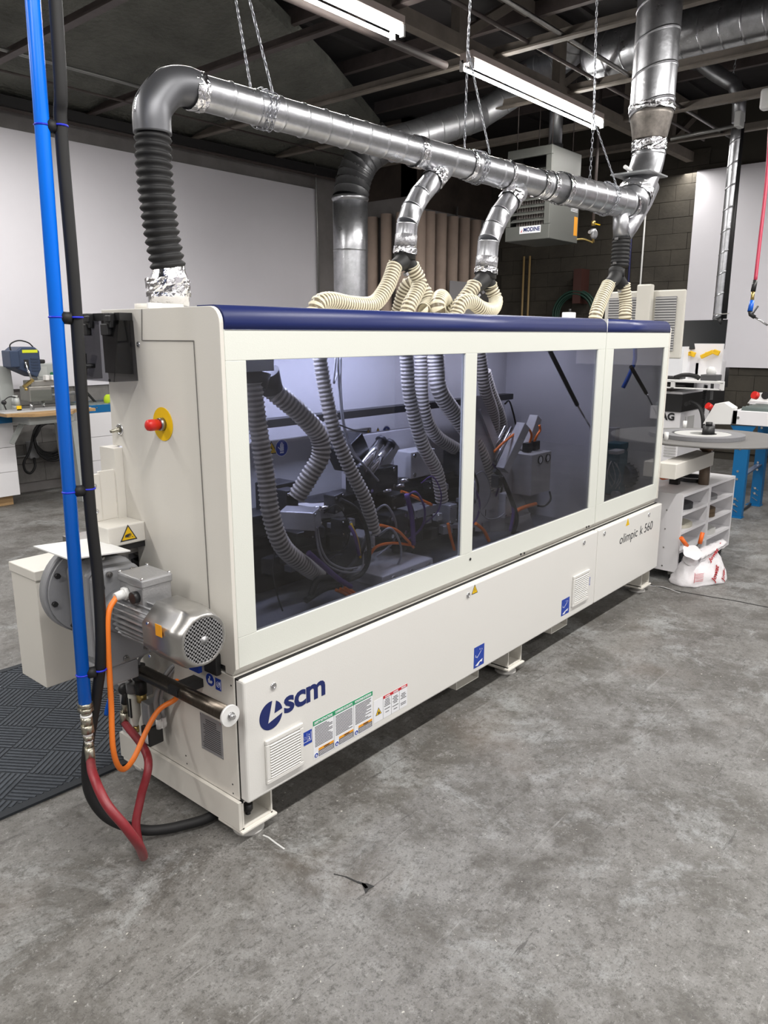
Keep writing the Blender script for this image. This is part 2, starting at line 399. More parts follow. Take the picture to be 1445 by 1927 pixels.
pipe('air_pipe', [(9.12, 2.78, 1.0), (9.12, 2.80, 3.7)], .014, mat('dark_blue_pipe', (.01, .012, .08), .5), 'dark blue pipe running down the brown block wall')
pipe('conduit', [(8.2, 5.03, 0), (8.2, 5.03, 3.4)], .016, PIPEM, 'grey conduit standing among the cardboard tubes')
for k, px in enumerate((988, 999)):
    q = [(9.15, 4.4461, 2.8456), (9.15, 4.3468, 2.839)][k]
    pipe('gas_pipe', [(9.13, q[1], .9), (9.13, q[1], 2.75)], .016, mat('tan_pipe_%d' % k, (.36, .25, .11), .5), ['left', 'right'][k] + ' one of the two tan pipes below the unit heater', group=None)
# light fixtures in the picture
TUBE = mat('lit_tube', (1, .985, .95), .5, emit=38)
HOUS = mat('fixture_housing', (.55, .47, .44), .5)
def fixture(x0, x1, y, label):
    t = thing('strip_light', ((x0 + x1) / 2, y, 3.60), label, 'light', 'ceiling strip lights')
    MB().prism([(x0, y - .035, 3.665), (x0, y + .035, 3.665), (x0, y + .06, 3.70), (x0, y + .06, 3.745), (x0, y - .06, 3.745), (x0, y - .06, 3.70)], (x1 - x0, 0, 0)).build('housing', HOUS, t, label='pinkish white steel housing')
    for s in (-1, 1):
        MB().cyl((x0 + .02, y + s * .045, 3.635), (x1 - .02, y + s * .045, 3.635), .013, n=12).build('tube', TUBE, t)
        for xx in (x0, x1 - .02): MB().box(xx, xx + .02, y + s * .045 - .018, y + s * .045 + .018, 3.615, 3.69).build('lamp_holder', WHITEP, t)
fixture(.93, 3.23, 2.03, 'lit two-tube strip light cut off by the top edge of the photo')
fixture(4.06, 6.38, 2.03, 'lit two-tube strip light hanging above the duct between two chains')
# ================================================================ EDGE BANDING MACHINE
M = thing('edge_banding_machine', (1.68, .32, 0), 'long cream edge banding machine with navy top edge and three smoked windows', 'machine')
def part(mb, name, m, parent=None, bevel=0, label=None): return mb.build(name, m, parent or M, bevel, label)
# base body and doors
part(MB().box(.0, 3.345, .012, .645, .145, .575), 'base_body', CREAM, bevel=.003)
part(MB().box(.003, 2.452, -.03, .010, .150, .569), 'lower_door', DOORC, bevel=.007)
part(MB().box(2.458, 3.365, -.03, .010, .150, .569), 'lower_door', DOORC, bevel=.007)
part(MB().box(.004, 3.36, -.004, .012, .15, .57), 'door_gap_shade', DARK)  # black sheet standing in for the shade in the gaps round the doors
# end plate of the hood
ep = [(0, -0.0019, 0.5686), (0, 0.013, 1.6087)]
pts = [(0, 0.0, .60), (0, 0.0, 1.635)] + [(0, .045 - .045 * math.cos(a), 1.635 + .045 * math.sin(a)) for a in [math.pi / 2 * k / 6 for k in range(1, 7)]]
pts += [(0, .612, 1.68), (0, .60, 1.47), (0, .607, 1.24), (0, .55, 1.24), (0, .548, .96), (0, .50, .95), (0, .50, .90), (0, .50, .60)]
part(MB().prism(pts, (.014, 0, 0)), 'end_panel', CREAM, bevel=.0015)
# grooves that outline the end door
gl = [(-.001, .375, 1.677), (-.001, .385, 1.585), (-.001, .12, 1.585), (-.001, .112, .60)]
mb = MB()
for a, b in zip(gl, gl[1:]): mb.bar(a, b, .0022, .003, (1, 0, 0))
part(mb, 'door_groove', mat('groove_grey', (.16, .155, .145), .7))
# hood shell
def rail(x0, x1, z0, z1): return (x0, x1, -.001, .018, z0, z1)
mb = MB()
for b in [(.014, 2.463, 1.53, 1.616), (.014, 2.463, .602, .70), (.014, .088, .70, 1.53), (1.195, 1.277, .70, 1.53), (2.378, 2.463, .70, 1.53)]: mb.box(*rail(*b))
part(mb, 'hood_front', HOODC, bevel=.0015)
mb = MB()
for b in [(2.468, 3.345, 1.53, 1.616), (2.468, 3.345, .602, .70), (2.468, 2.565, .70, 1.53), (3.275, 3.345, .70, 1.53)]: mb.box(*rail(*b))
part(mb, 'hood_front', HOODC, bevel=.0015)
def lip(x0, x1): return MB().prism([(x0, .0, .603), (x0, .016, .578), (x0, .05, .578), (x0, .05, .603)], (x1 - x0, 0, 0))
part(lip(.0, 2.463), 'hood_lip', CREAM); part(lip(2.468, 3.345), 'hood_lip', CREAM)
def navy(x0, x1):
    pr = [(x0, -.004, 1.617), (x0, -.004, 1.637)] + [(x0, .043 - .047 * math.cos(a), 1.637 + .047 * math.sin(a)) for a in [math.pi / 2 * k / 6 for k in range(1, 7)]] + [(x0, .12, 1.684), (x0, .12, 1.617)]
    mb = MB().prism(pr, (x1 - x0, 0, 0)); mb.s = [False, False] + [True] * (len(mb.f) - 2); return mb
part(navy(.016, 2.46), 'navy_edge', NAVY); part(navy(2.470, 3.335), 'navy_edge', NAVY)
part(MB().box(2.460, 2.470, -.002, .13, 1.617, 1.682), 'navy_joint', WHITEP)
part(MB().prism([(3.335, -.004, 1.60), (3.335, -.004, 1.637), (3.335, .02, 1.675), (3.335, .043, 1.684), (3.335, .58, 1.684), (3.335, .58, .60), (3.335, -.004, .60)], (.014, 0, 0)), 'end_panel', CREAM)
part(MB().box(.014, 3.335, .12, .60, 1.655, 1.674), 'hood_roof', CREAM)
part(MB().box(.014, 3.335, .585, .60, .575, 1.655), 'hood_back', GREYP)
part(MB().box(.014, 3.335, .05, .58, .575, .60), 'machine_bed', mat('bed_grey', (.16, .16, .165), .5, var=.3, scale=6))
part(MB().box(2.455, 2.475, .05, .585, .60, 1.65), 'hood_divider', GREYP)
for x0, x1 in ((.088, 1.195), (1.277, 2.378), (2.565, 3.275)):
    part(MB().box(x0, x1, .006, .010, .70, 1.53), 'window_pane', GLASST, label='smoked acrylic window pane')
# screws, locks, holes
def screw(c, d, r=.007, m=None, nm='screw', parent=None):
    c = V(c); d = V(d)
    mb = MB().lathe(c, d, [(0, r), (.002, r), (.0035, r * .7), (.0036, r * .45), (.002, r * .4), (.002, 0.0001)], 12, cap=False)
    return mb.build(nm, m or CHROME, parent or M)
for c in ((0, 0.4065, 1.5727), (0, 0.3939, 1.3189)): screw((-.0005, c[1], c[2]), (-1, 0, 0), .009)
for c in ((0, 0.5916, 1.4549), (0, 0.57, 0.9406)): screw((-.0005, c[1], c[2]), (-1, 0, 0), .005, BLACK)
for c in ((0.1215, -0.03, 0.5133), (1.211, -0.03, 0.529), (2.286, -0.03, 0.5361), (2.5318, -0.03, 0.5365), (3.1581, -0.03, 0.5332)):
    MB().lathe((c[0], -.0295, c[2]), (0, -1, 0), [(0, .0125), (.003, .0125), (.005, .010), (.005, .006), (.003, .0055), (.003, .0001)], 16, cap=False).build('quarter_turn_lock', CHROME, M)
for c in ((1.2626, 0, 0.6707), (1.6841, 0, 0.5991), (1.7157, 0, 0.5973), (2.3624, 0, 0.6003), (2.3908, 0, 0.5993)):
    MB().disc((c[0], -.002, c[2]), (0, -1, 0), .006, 12).build('bolt_hole', BLACK, M)
# emergency stop
c = (0, 0.3019, 1.3324); ex, ey, ez = 0, c[1], c[2]
e = MB().disc((-.0005, ey, ez), (-1, 0, 0), .052, 40, t=.0015).build('emergency_stop', YELLOW, M, label='red emergency stop button on a yellow disc')
MB().cyl((-.002, ey, ez), (-.016, ey, ez), .021, .019, 24).build('collar', STEEL, e)
MB().lathe((-.016, ey, ez), (-1, 0, 0), [(0, .014), (.004, .015), (.006, .0175), (.03, .018), (.038, .0165), (.042, .012), (.043, .0001)], 28, cap=False).build('push_cap', RED, e)
# toggle at the rear edge of the end plate
c = (0, 0.5528, 1.2963)
k = MB().lathe((-.0005, c[1], c[2]), (-1, 0, 0), [(0, .019), (.003, .019), (.004, .014), (.001, .013)], 20, cap=False).build('latch', CHROME, M, label='chrome latch with a short stud')
MB().lathe((-.001, c[1], c[2]), (-1, 0, -.12), [(0, .009), (.012, .009), (.014, .006), (.03, .006), (.034, .005)], 14).build('latch_stud', NICKEL, k)
# smoked cover over the control box on the end
bx = MB().box(-.010, -.001, .445, .60, 1.48, 1.665).build('control_box', mat('dark_grey_panel', (.07, .07, .075), .5), M, label='dark control box under a smoked hinged cover')
MB().box(-.045, -.001, .43, .63, 1.645, 1.668).build('hinge_rail', BLACK, bx)
cv = MB().prism([(-.05, .43, 1.645), (-.05, .63, 1.645), (-.085, .635, 1.46), (-.085, .425, 1.46)], (.004, 0, 0))
cv.prism([(-.05, .63, 1.645), (-.001, .63, 1.645), (-.001, .635, 1.46), (-.085, .635, 1.46)], (0, .003, 0))
cv.prism([(-.05, .43, 1.645), (-.001, .43, 1.645), (-.001, .425, 1.46), (-.085, .425, 1.46)], (0, -.003, 0))
cv.build('smoked_cover', SMOKE, bx)
for y in (.475, .60):
    MB().box(-.064, -.044, y - .018, y + .018, 1.622, 1.668).box(-.07, -.05, y - .008, y + .03, 1.60, 1.635).box(-.072, -.062, y - .026, y - .004, 1.64, 1.66).build('cover_hinge', BLACK, bx, bevel=.003)
MB().bar((-.092, .585, 1.475), (-.088, .585, 1.545), .016, .014, (0, 1, 0)).cyl((-.09, .585, 1.505), (-.062, .565, 1.505), .008, n=10).build('cover_handle', BLACK, bx, bevel=.003)
# step plate and guard at the feed opening
part(MB().box(-.085, 0, .56, .572, 1.0, 1.165), 'feed_plate', CREAM, bevel=.002)
part(MB().box(-.125, -.085, .556, .572, 1.0, 1.158), 'feed_plate', CREAM, bevel=.002)
for z in (1.035, 1.12): screw((-.108, .555, z), (0, -1, 0), .009)
part(MB().box(-.03, .02, .55, .64, .96, 1.235), 'feed_housing', CREAM)
gb = part(MB().prism([(-.135, .445, .935), (0, .445, .935), (0, .445, 1.0), (-.135, .445, 1.0)], (0, .13, 0)), 'blade_guard', CREAM, bevel=.004)
def warning(c, ax, up, s, parent, sym=None, name='warning_sign', rim=True):
    ax = V(ax).normalized(); up = V(up).normalized(); nz = ax.cross(up); c = V(c)
    T = lambda k, o: [c + nz * o + ax * (-k / 2) - up * k * .30, c + nz * o + ax * (k / 2) - up * k * .30, c + nz * o + up * k * .56]
    o = MB().prism(T(s, 0), nz * .0006).build(name, INK if rim else YELLOW, parent)
    if rim: MB().prism(T(s * .80, .0006), nz * .0004).build('yellow_field', YELLOW, o)
    if sym:
        mb = MB()
        for p in sym:
            P = [c + nz * .0011 + ax * (x * s) + up * (y * s) for x, y in p]; mb.prism(P, nz * .0003)
        mb.build('symbol', INK, o)
    return o
HAND = [[(-.22, -.10), (-.05, -.12), (.02, -.02), (-.06, .06), (-.20, .02)], [(-.06, .06), (.0, .02), (.14, .05), (.13, .08)], [(-.03, .02), (.0, -.02), (.17, .0), (.17, .03)], [(-.02, -.02), (-.01, -.06), (.16, -.06), (.16, -.03)], [(-.05, -.08), (-.05, -.12), (.10, -.13), (.10, -.10)], [(.18, -.14), (.26, -.14), (.24, -.11), (.17, -.11)]]
BOLT = [[(.02, .28), (-.07, .05), (-.01, .07), (-.06, -.18), (.06, .10), (.0, .09)]]
warning((-.063, .4445, .966), (1, 0, 0), (0, 0, 1), .062, gb, HAND)
part(MB().box(-.13, .01, .452, .56, .915, .934), 'feed_chain_cover', BLACK)
part(MB().prism([(-.30, .385, .945), (-.128, .33, .945), (-.128, .56, .945), (-.30, .61, .945)], (0, 0, .004)), 'work_plate', WHITEP, label='white sheet metal plate beside the feed opening')
# infeed side box
ib = part(MB().box(-.212, .02, .82, 1.01, .36, .79), 'infeed_box', CREAM, bevel=.003)
MB().box(-.216, .02, .812, 1.014, .765, .80).build('box_lid', CREAM, ib, bevel=.003)
MB().box(-.10, .02, .80, .812, .755, .79).build('box_flange', GREYP, ib)
part(MB().box(.02, 3.3, .66, .98, .60, .86), 'feed_beam', GREYP)
part(MB().box(.0, 3.3, .64, .70, .14, .90), 'rear_frame', GREYP)
part(MB().box(-.10, .02, .50, .82, .885, .905), 'table_edge', STEEL)
# ---- feed motor with gearbox
gm = MB().cyl((-.15, .56, .785), (-.15, .60, .785), .152, n=48).cyl((-.15, .548, .785), (-.15, .56, .785), .146, n=48)
gm = gm.build('feed_motor', GREYCAST, M, label='grey gear motor with finned body and fan grille')
octp = lambda cx, cz, r, y, sx=1, sz=1: [(cx + r * sx * math.cos(a), y, cz + r * sz * math.sin(a)) for a in [math.pi / 8 + math.pi / 4 * k for k in range(8)]]
mb = MB()
mb.prism([(-.055, .42, .56), (-.055, .42, .86), (-.085, .42, .90), (-.20, .42, .905), (-.235, .42, .87), (-.235, .42, .60), (-.21, .42, .555)], (0, .13, 0))
mb.build('gearbox', GREYCAST, gm, bevel=.012)
MB().prism([(-.06, .37, .57), (-.06, .37, .855), (-.09, .37, .89), (-.195, .37, .895), (-.228, .37, .86), (-.228, .37, .61), (-.205, .37, .565)], (0, .05, 0)).build('gearbox_cover', GREYCAST, gm, bevel=.009)
MB().box(-.225, -.10, .38, .55, .50, .565).build('torque_bracket', GREYCAST, gm, bevel=.006)
for (x, z) in ((-.075, .60), (-.075, .84), (-.105, .872), (-.185, .876), (-.214, .84), (-.214, .72), (-.214, .62), (-.15, .585)):
    MB().cyl((x, .37, z), (x, .362, z), .0095, n=18).cyl((x, .362, z), (x, .355, z), .0062, n=6).build('cover_bolt', STEEL, gm)
MB().cyl((-.15, .37, .75), (-.15, .33, .75), .075, .066, 32).build('motor_flange', GREYCAST, gm)
for x, y in ((-.20, .50), (-.165, .44), (-.09, .49)): MB().cyl((x, y, .90), (x, y, .915), .010, n=6).build('plug_screw', STEEL, gm)
for (a) in (.35, 1.2, 2.6, 3.3, 4.1): MB().cyl((-.15 + .133 * math.cos(a), .548, .785 + .133 * math.sin(a)), (-.15 + .133 * math.cos(a), .536, .785 + .133 * math.sin(a)), .009, n=6).build('flange_bolt', BLACK, gm)
mcx, mcz = -.143, .757
mb = MB().cyl((mcx, .33, mcz), (mcx, .10, mcz), .062, n=32)
mb.build('motor_body', ALU, gm)
for k in range(28):
    a = 2 * math.pi * k / 28
    if math.pi * .22 < a < math.pi * .62: continue
    d = V((math.cos(a), 0, math.sin(a)))
    MB().obox(V((mcx, .205, mcz)) + d * .069, (0, .10, 0), d * .0115, d.cross(V((0, 1, 0))) * .0022).build('cooling_fin', ALU, gm)
tb = MB().box(mcx - .048, mcx + .052, .175, .30, .81, .875).build('terminal_box', ALU, gm, bevel=.004)
MB().box(mcx - .052, mcx + .056, .170, .305, .872, .90).build('terminal_box_lid', ALU, tb, bevel=.006)
for x in (mcx - .045, mcx + .049):
    for y in (.178, .297): MB().cyl((x, y, .898), (x, y, .905), .005, n=10).build('lid_screw', CHROME, tb)
MB().cyl((mcx - .048, .262, .842), (mcx - .088, .262, .838), .0165, .0125, 12).cyl((mcx - .048, .262, .842), (mcx - .060, .262, .841), .02, n=6).build('cable_gland', WHITEP, tb, label='white cable gland')
MB().cyl((mcx - .048, .205, .842), (mcx - .066, .205, .842), .018, n=16).build('blanking_plug', BLACK, tb, label='black blanking plug')
# fan cowl: faceted front, squared dark holes
mb = MB()
R = .094
def ring(r, y, N=48, sq=.0):
    out = []
    for k in range(N):
        a = 2 * math.pi * k / N; oc = math.cos(math.pi / 8) / math.cos(((a + math.pi / 8) % (math.pi / 4)) - math.pi / 8)
        out.append((mcx + r * ((1 - sq) + sq * oc) * math.cos(a), y, mcz + r * ((1 - sq) + sq * oc) * math.sin(a)))
    return out
rs = [ring(.085, .135, sq=.9), ring(R, .125, sq=1), ring(R, .0, sq=1), ring(R * .975, -.012, sq=.8), ring(.077, -.046, sq=.1), ring(.070, -.05), ring(.066, -.047)]
for r_ in rs: mb.v += r_
for i in range(len(rs) - 1):
    for k in range(48):
        k2 = (k + 1) % 48; mb.f.append([i * 48 + k, i * 48 + k2, i * 48 + 48 + k2, i * 48 + 48 + k]); mb.m.append(0); mb.s.append(True)
fc = mb.build('fan_cowl', mat('brushed_cowl', (.50, .49, .47), .3, .9, var=.15, scale=8), gm)
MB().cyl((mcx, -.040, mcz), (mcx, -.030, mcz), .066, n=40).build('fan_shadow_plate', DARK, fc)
mb = MB()
for k in range(-5, 6):
    d = k * .0122
    h = math.sqrt(max(0, .067 ** 2 - d * d))
    mb.box(mcx + d - .0026, mcx + d + .0026, -.0485, -.0455, mcz - h, mcz + h)
    mb.box(mcx - h, mcx + h, -.0485, -.0455, mcz + d - .0026, mcz + d + .0026)
mb.build('grille_bars', ALU, fc)
MB().lathe((mcx, -.0485, mcz), (0, -1, 0), [(0, .012), (.0015, .012), (.0015, .006), (.003, .006), (.003, .0001)], 24, cap=False).build('grille_hub', ALU, fc)
part(MB().box(mcx - .092, mcx - .0905, .02, .05, .775, .81), 'warning_label', AMBER, fc)
for z in (.70, .80): MB().cyl((mcx - .088, .09, z), (mcx - .093, .09, z), .0045, n=10).build('cowl_screw', CHROME, fc)
# orange motor cable
orp = [(-.225, .262, .838), (-.262, .25, .80), (-.275, .245, .70), (-0.2706, 0.2601, 0.498), (-0.2758, 0.2632, 0.3561), (-0.2529, 0.2707, 0.2749), (-0.1959, 0.2971, 0.2701), (-0.1178, 0.3252, 0.34), (-0.0671, 0.3295, 0.3854), (-0.0169, 0.299, 0.4204), (-.04, .26, .50)]
orp[3:5] = [(-0.2746, 0.2563, 0.5185), (-0.2861, 0.2473, 0.3666)]
part(MB().tube(curve(orp, 10), .0088, 12), 'motor_cable', ORANGE, label='orange motor cable')
# ---- roller bar under the motor
rb = part(MB().cyl((-.075, .40, .500), (-.075, -.055, .500), .0235, n=28), 'roller', mat('blued_steel_roller', (.10, .085, .07), .3, .9, var=.4, scale=30, stretch=(1, 4, 1)), label='dark steel roller on a white hub')
MB().cyl((-.075, -.055, .50), (-.075, -.064, .50), .033, n=32).build('roller_hub', WHITEP, rb)
MB().cyl((-.075, -.064, .50), (-.075, -.067, .50), .013, n=20).cyl((-.075, -.067, .50), (-.075, -.078, .50), .0085, n=6).build('hub_bolt', CHROME, rb)
MB().box(-.10, -.0, .17, .22, .492, .52).build('roller_bracket', BLACK, rb)
# main switch under the motor, stickers, rating plate
sw = part(MB().box(-.02, 0, .07, .135, .565, .635), 'main_switch', BLACK, bevel=.003)
MB().box(-.034, -.018, .095, .15, .612, .626).build('switch_knob', RED, sw, bevel=.003)
MB().box(-.03, -.016, .15, .20, .555, .615).build('padlock_tag', STICKB, sw)
def sticker(mb_pts, vec, m, parent, name='sticker', label=None): return MB().prism(mb_pts, vec).build(name, m, parent, label=label)
def disc_sign(c, d, r, parent, name='mandatory_sign', fig=None, ax=None, up=(0, 0, 1)):
    d = V(d).normalized(); ax = V(ax); up = V(up)
    o = MB().disc(c, d, r, 28, t=.0008).build(name, STICKW, parent)
    MB().disc(V(c) + d * .0008, d, r * .93, 28, t=.0004).build('blue_field', STICKB, o)
    if fig:
        mb = MB()
        for p in fig: mb.prism([V(c) + d * .0013 + ax * (x * r) + up * (y * r) for x, y in p], d * .0003)
        mb.build('symbol', STICKW, o)
    return o
READ = [[(-.12, .25), (.05, .2), (.1, .4), (.02, .55), (-.12, .58), (-.2, .42)], [(-.35, .15), (-.1, .22), (.0, -.1), (-.1, -.5), (-.4, -.5), (-.45, -.1)], [(-.1, -.25), (.25, .0), (.55, -.15), (.3, -.5), (-.1, -.5)]]
PALM = [[(-.3, -.35), (.28, -.35), (.3, .05), (.28, .1), (-.25, .1)], [(-.28, .1), (-.14, .1), (-.16, .55), (-.26, .5)], [(-.12, .1), (.0, .1), (.0, .68), (-.1, .68)], [(.02, .1), (.14, .1), (.15, .6), (.05, .62)], [(.16, .1), (.28, .1), (.3, .42), (.2, .45)], [(-.3, -.2), (-.3, .0), (-.55, .2), (-.6, .08)], [(-.3, -.62), (.28, -.62), (.28, -.42), (-.3, -.42)]]
c = (0, 0.1309, 0.5295); disc_sign((-.0005, c[1], c[2]), (-1, 0, 0), .023, M, 'read_manual_sign', READ, (0, -1, 0))
c = (0, 0.0904, 0.5256); sticker([(-.0005, c[1] - .014, c[2] - .02), (-.0005, c[1] + .014, c[2] - .02), (-.0005, c[1] + .014, c[2] + .02), (-.0005, c[1] - .014, c[2] + .02)], (-.0008, 0, 0), STICKB, M)
MB().tube([(-.0014, c[1] + .009 * math.cos(a), c[2] + .009 * math.sin(a)) for a in [k * math.pi / 8 for k in range(16)]], .0008, 4, closed=True).tube([(-.0014, c[1] + .004 * math.cos(a), c[2] + .004 * math.sin(a)) for a in [k * math.pi / 8 for k in range(16)]], .0008, 4, closed=True).bar((-.0014, c[1] - .011, c[2] + .014), (-.0014, c[1] - .011, c[2] - .014), .001, .001).build('switch_symbol', STICKW, M)
PL = [(0, 0.1575, 0.3772), (0, 0.059, 0.3728), (0, 0.0567, 0.2744), (0, 0.1546, 0.2769)]
pl = MB().box(-.0015, 0, .083, .197, .265, .395).build('rating_plate', mat('grey_plate', (.30, .30, .31), .45, .3), M, label='grey rating plate with fine engraved lines')
mb = MB()
for k in range(15):
    z = .378 - k * .0072; a = .092 + (.02 if k < 3 else 0); b = .188 - (.02 if k < 3 else random.random() * .015)
    mb.box(-.0021, -.0015, a, b, z, z + .0022)
mb.build('engraved_text', INK, pl)
for (y, z) in ((.088, .27), (.192, .27), (.088, .39), (.192, .39)): MB().cyl((-.001, y, z), (-.003, y, z), .003, n=8).build('rivet', CHROME, pl)
# small holes
for c in ((0, 0.2939, 0.1982), (0, 0.2906, 0.1691), (0, 0.0424, 0.1928), (0, 0.0419, 0.1604), (0, 0.5068, 0.4057), (0, 0.0257, 0.5423)): MB().disc((-.0002, c[1], c[2]), (-1, 0, 0), .003, 8, t=.0006).build('drill_hole', BLACK, M)
# ---- compressed air service unit on the end
sy, sx0 = .50, -.055
au = part(MB().box(-.045, -.0, .47, .52, .37, .42), 'air_service_unit', ALU, label='compressed air regulator and filter with grey hoses', bevel=.004)
MB().cyl((sx0, .455, .40), (sx0, .455, .455), .020, n=20).cyl((sx0, .455, .455), (sx0, .455, .485), .026, n=20).cyl((sx0, .455, .485), (sx0, .455, .505), .02, n=20).build('regulator_knob', BLACK, au)
MB().cyl((sx0, .455, .37), (sx0, .455, .40), .017, n=16).build('regulator_neck', BRASS, au)
MB().cyl((sx0, .505, .39), (sx0, .505, .425), .024, n=20).build('filter_cap', mat('grey_plastic', (.16, .16, .165), .5), au)
MB().lathe((sx0, .505, .39), (0, 0, -1), [(0, .02), (.02, .021), (.09, .02), (.105, .014), (.125, .009), (.13, .009)], 20).build('filter_bowl', mat('milky_bowl', (.55, .55, .50), .35), au)
for k in range(2): MB().box(sx0 - .0225, sx0 - .018, .494 + k * .014, .500 + k * .014, .30, .372).build('bowl_slot', BLACK, au)
MB().cyl((sx0, .505, .258), (sx0, .505, .235), .010, n=10).build('drain_knob', BRASS, au)
MB().box(-.075, -.01, .385, .43, .30, .385).build('valve_block', ALU, au, bevel=.004)
MB().box(-.085, -.03, .375, .425, .235, .30).build('solenoid_coil', BLACK, au, bevel=.003)
MB().box(-.0865, -.085, .383, .405, .245, .285).build('coil_print', STICKW, au)
MB().cyl((-.04, .385, .31), (-.04, .355, .31), .014, n=14).cyl((-.055, .36, .30), (-.055, .36, .335), .009, n=12).cyl((-.035, .36, .30), (-.035, .36, .335), .009, n=12).build('elbow_fitting', WHITEP, au)
GREYH = mat('grey_air_hose', (.22, .22, .225), .35)
for dx in (0, .02): MB().tube(curve([(-.055 + dx, .36, .335), (-.058 + dx, .365, .40), (-.045 + dx, .345, .47), (-.015 + dx, .335, .51), (.01, .335, .52)], 6), .0075, 10).build('air_hose', GREYH, au)
MB().tube(curve([(-.055, .515, .425), (-.085, .515, .47), (-.06, .485, .535), (-.02, .43, .55)], 8), .0055, 8).build('air_hose', GREYH, au)
MB().tube(curve([(-.055, .455, .50), (-.05, .46, .52), (-.03, .45, .545)], 8), .005, 8).build('air_hose', GREYH, au)
MB().ball((-.06, .555, .385), .022).cyl((-.06, .545, .38), (-.06, .56, .33), .013, n=12).build('ball_valve', BLACK, au)
MB().bar((-.065, .565, .385), (-.085, .615, .335), .004, .012).build('valve_lever', STEEL, au)
MB().tube(curve([(-.085, .615, .335), (-.088, .63, .30), (-.09, .64, .27)], 4), .009, 10).build('lever_grip', BLUEP, au)
MB().cyl((-.06, .56, .335), (-.06, .565, .295), .013, n=6).cyl((-.06, .566, .295), (-.06, .575, .245), .0165, n=18).build('hose_ferrule', NICKEL, au)
# ---- beams, feet, fork pockets
def sockbeam(x, y0=.0, front=True):
    b = MB()
    z0, z1, w, t = .045, .147, .125, .006
    b.box(x, x + w, y0, .66, z0, z0 + t).box(x, x + w, y0, .66, z1 - t, z1).box(x, x + t, y0, .66, z0, z1).box(x + w - t, x + w, y0, .66, z0, z1)
    o = b.build('cross_beam', CREAM, M)
    MB().box(x - .012, x + w + .012, y0 - .012, y0 + .115, .036, .046).build('beam_plate', CREAM, o, bevel=.003)
    MB().box(x - .012, x + w + .012, .57, .69, .036, .046).build('beam_plate', CREAM, o, bevel=.003)
    for yy in (y0 + .05, .64):
        MB().cyl((x + .062, yy, .012), (x + .062, yy, .085), .009, n=10).cyl((x + .062, yy, .066), (x + .062, yy, .09), .017, n=6).build('foot_bolt', BLACK, o)
        MB().lathe((x + .062, yy, 0), (0, 0, 1), [(0, .052), (.008, .052), (.012, .046), (.020, .018), (.026, .016)], 30).build('levelling_foot', mat('grey_rubber_foot', (.52, .51, .49), .6), o)
    return o
for x in (.0, 1.61, 3.20): sockbeam(x, .0)
part(MB().box(-.014, -.001, .0, .70, .050, .147), 'frame_rail', CREAM)
def pocket(x):
    z0, z1, w, t = .088, .148, .175, .004
    MB().box(x, x + w, .004, .66, z0, z0 + t).box(x, x + t, .004, .66, z0, z1).box(x + w - t, x + w, .004, .66, z0, z1).build('fork_pocket', CREAM, M, bevel=.002)
pocket(1.19); pocket(2.04)
part(MB().box(.17, .20, .05, .09, .10, .148), 'grey_clip', GREYP)
# ---- graphics on the doors
FY = -.0302
ax, up = (1, 0, 0), (0, 0, 1)
a = (0.0609, -0.03, 0.4379); b = (0.1554, -0.03, 0.4); t_ = (0.1127, -0.03, 0.4652); u_ = (0.104, -0.03, 0.3684)
lcx, lr = (a[0] + b[0]) / 2, (t_[2] - u_[2]) / 2
lcz = (t_[2] + u_[2]) / 2
def pie(a0, a1, r=1, ox=0, oz=0):
    return [(lcx + ox + lr * r * math.cos(t), FY, lcz + oz + lr * r * math.sin(t)) for t in [a0 + (a1 - a0) * k / 30 for k in range(31)]]
D2 = math.radians
lg = MB()
# round badge with a white hooked notch
big = [(math.cos(t), math.sin(t)) for t in [D2(82) + D2(268) * k / 40 for k in range(41)]]
lg.prism([(lcx + lr * x, FY, lcz + lr * z) for x, z in big + [(-.28, -.50)]], (0, -.0006, 0))
sm = [(math.cos(t), math.sin(t)) for t in [D2(62) - D2(54) * k / 14 for k in range(15)]]
lg.prism([(lcx + lr * x, FY, lcz + lr * z) for x, z in sm + [(.30, .04)]], (0, -.0006, 0))
lg.build('logo_badge', LOGO, M, label='navy round logo badge')
s0 = (0.1624, -0.03, 0.4009); s1 = (0.353, -0.03, 0.3925); h1 = (0.3544, -0.03, 0.4474)
tm = text('logo_lettering', 'scm', .115, (s0[0], FY, s0[2]), ax, up, LOGO, M, bold=.0032, spacing=.95)
wd = max(v.co.x for v in tm.data.vertices); f = (s1[0] - s0[0]) / wd; fh = (h1[2] - s1[2]) / max(v.co.z for v in tm.data.vertices)
for v in tm.data.vertices: v.co.x *= f; v.co.z *= fh
def fit(o, w, h=None):
    X = [v.co.x for v in o.data.vertices]; Z = [v.co.z for v in o.data.vertices]; x0 = min(X); fw = w / (max(X) - x0); fz = h / (max(Z) - min(Z)) if h else 1
    for v in o.data.vertices: v.co.x = (v.co.x - x0) * fw; v.co.z *= fz
    return o
THIN = mat('thin_print', (.035, .035, .04), .5)
o1 = (2.7473, -0.03, 0.4339); o2 = (2.9995, -0.03, 0.434); o3 = (3.0369, -0.03, 0.4249); o4 = (3.2303, -0.03, 0.423); oh = (3.2189, -0.03, 0.4795)
zz = (o1[2] + o4[2]) / 2; hh = oh[2] - o4[2]
fit(text('model_lettering', 'olimpic', hh / .72, (o1[0], FY, zz), ax, up, THIN, M, shear=.1), o2[0] - o1[0])
fit(text('model_lettering', 'k 560', hh / .72, (o3[0], FY, zz), ax, up, THIN, M, shear=.1), o4[0] - o3[0])
# warning triangles on the doors
c = (1.2606, -0.03, 0.5374); warning((c[0], FY, c[2]), ax, up, .047, M, BOLT)
c = (2.8428, -0.03, 0.5387); warning((c[0], FY, c[2]), ax, up, .05, M, None, rim=False)
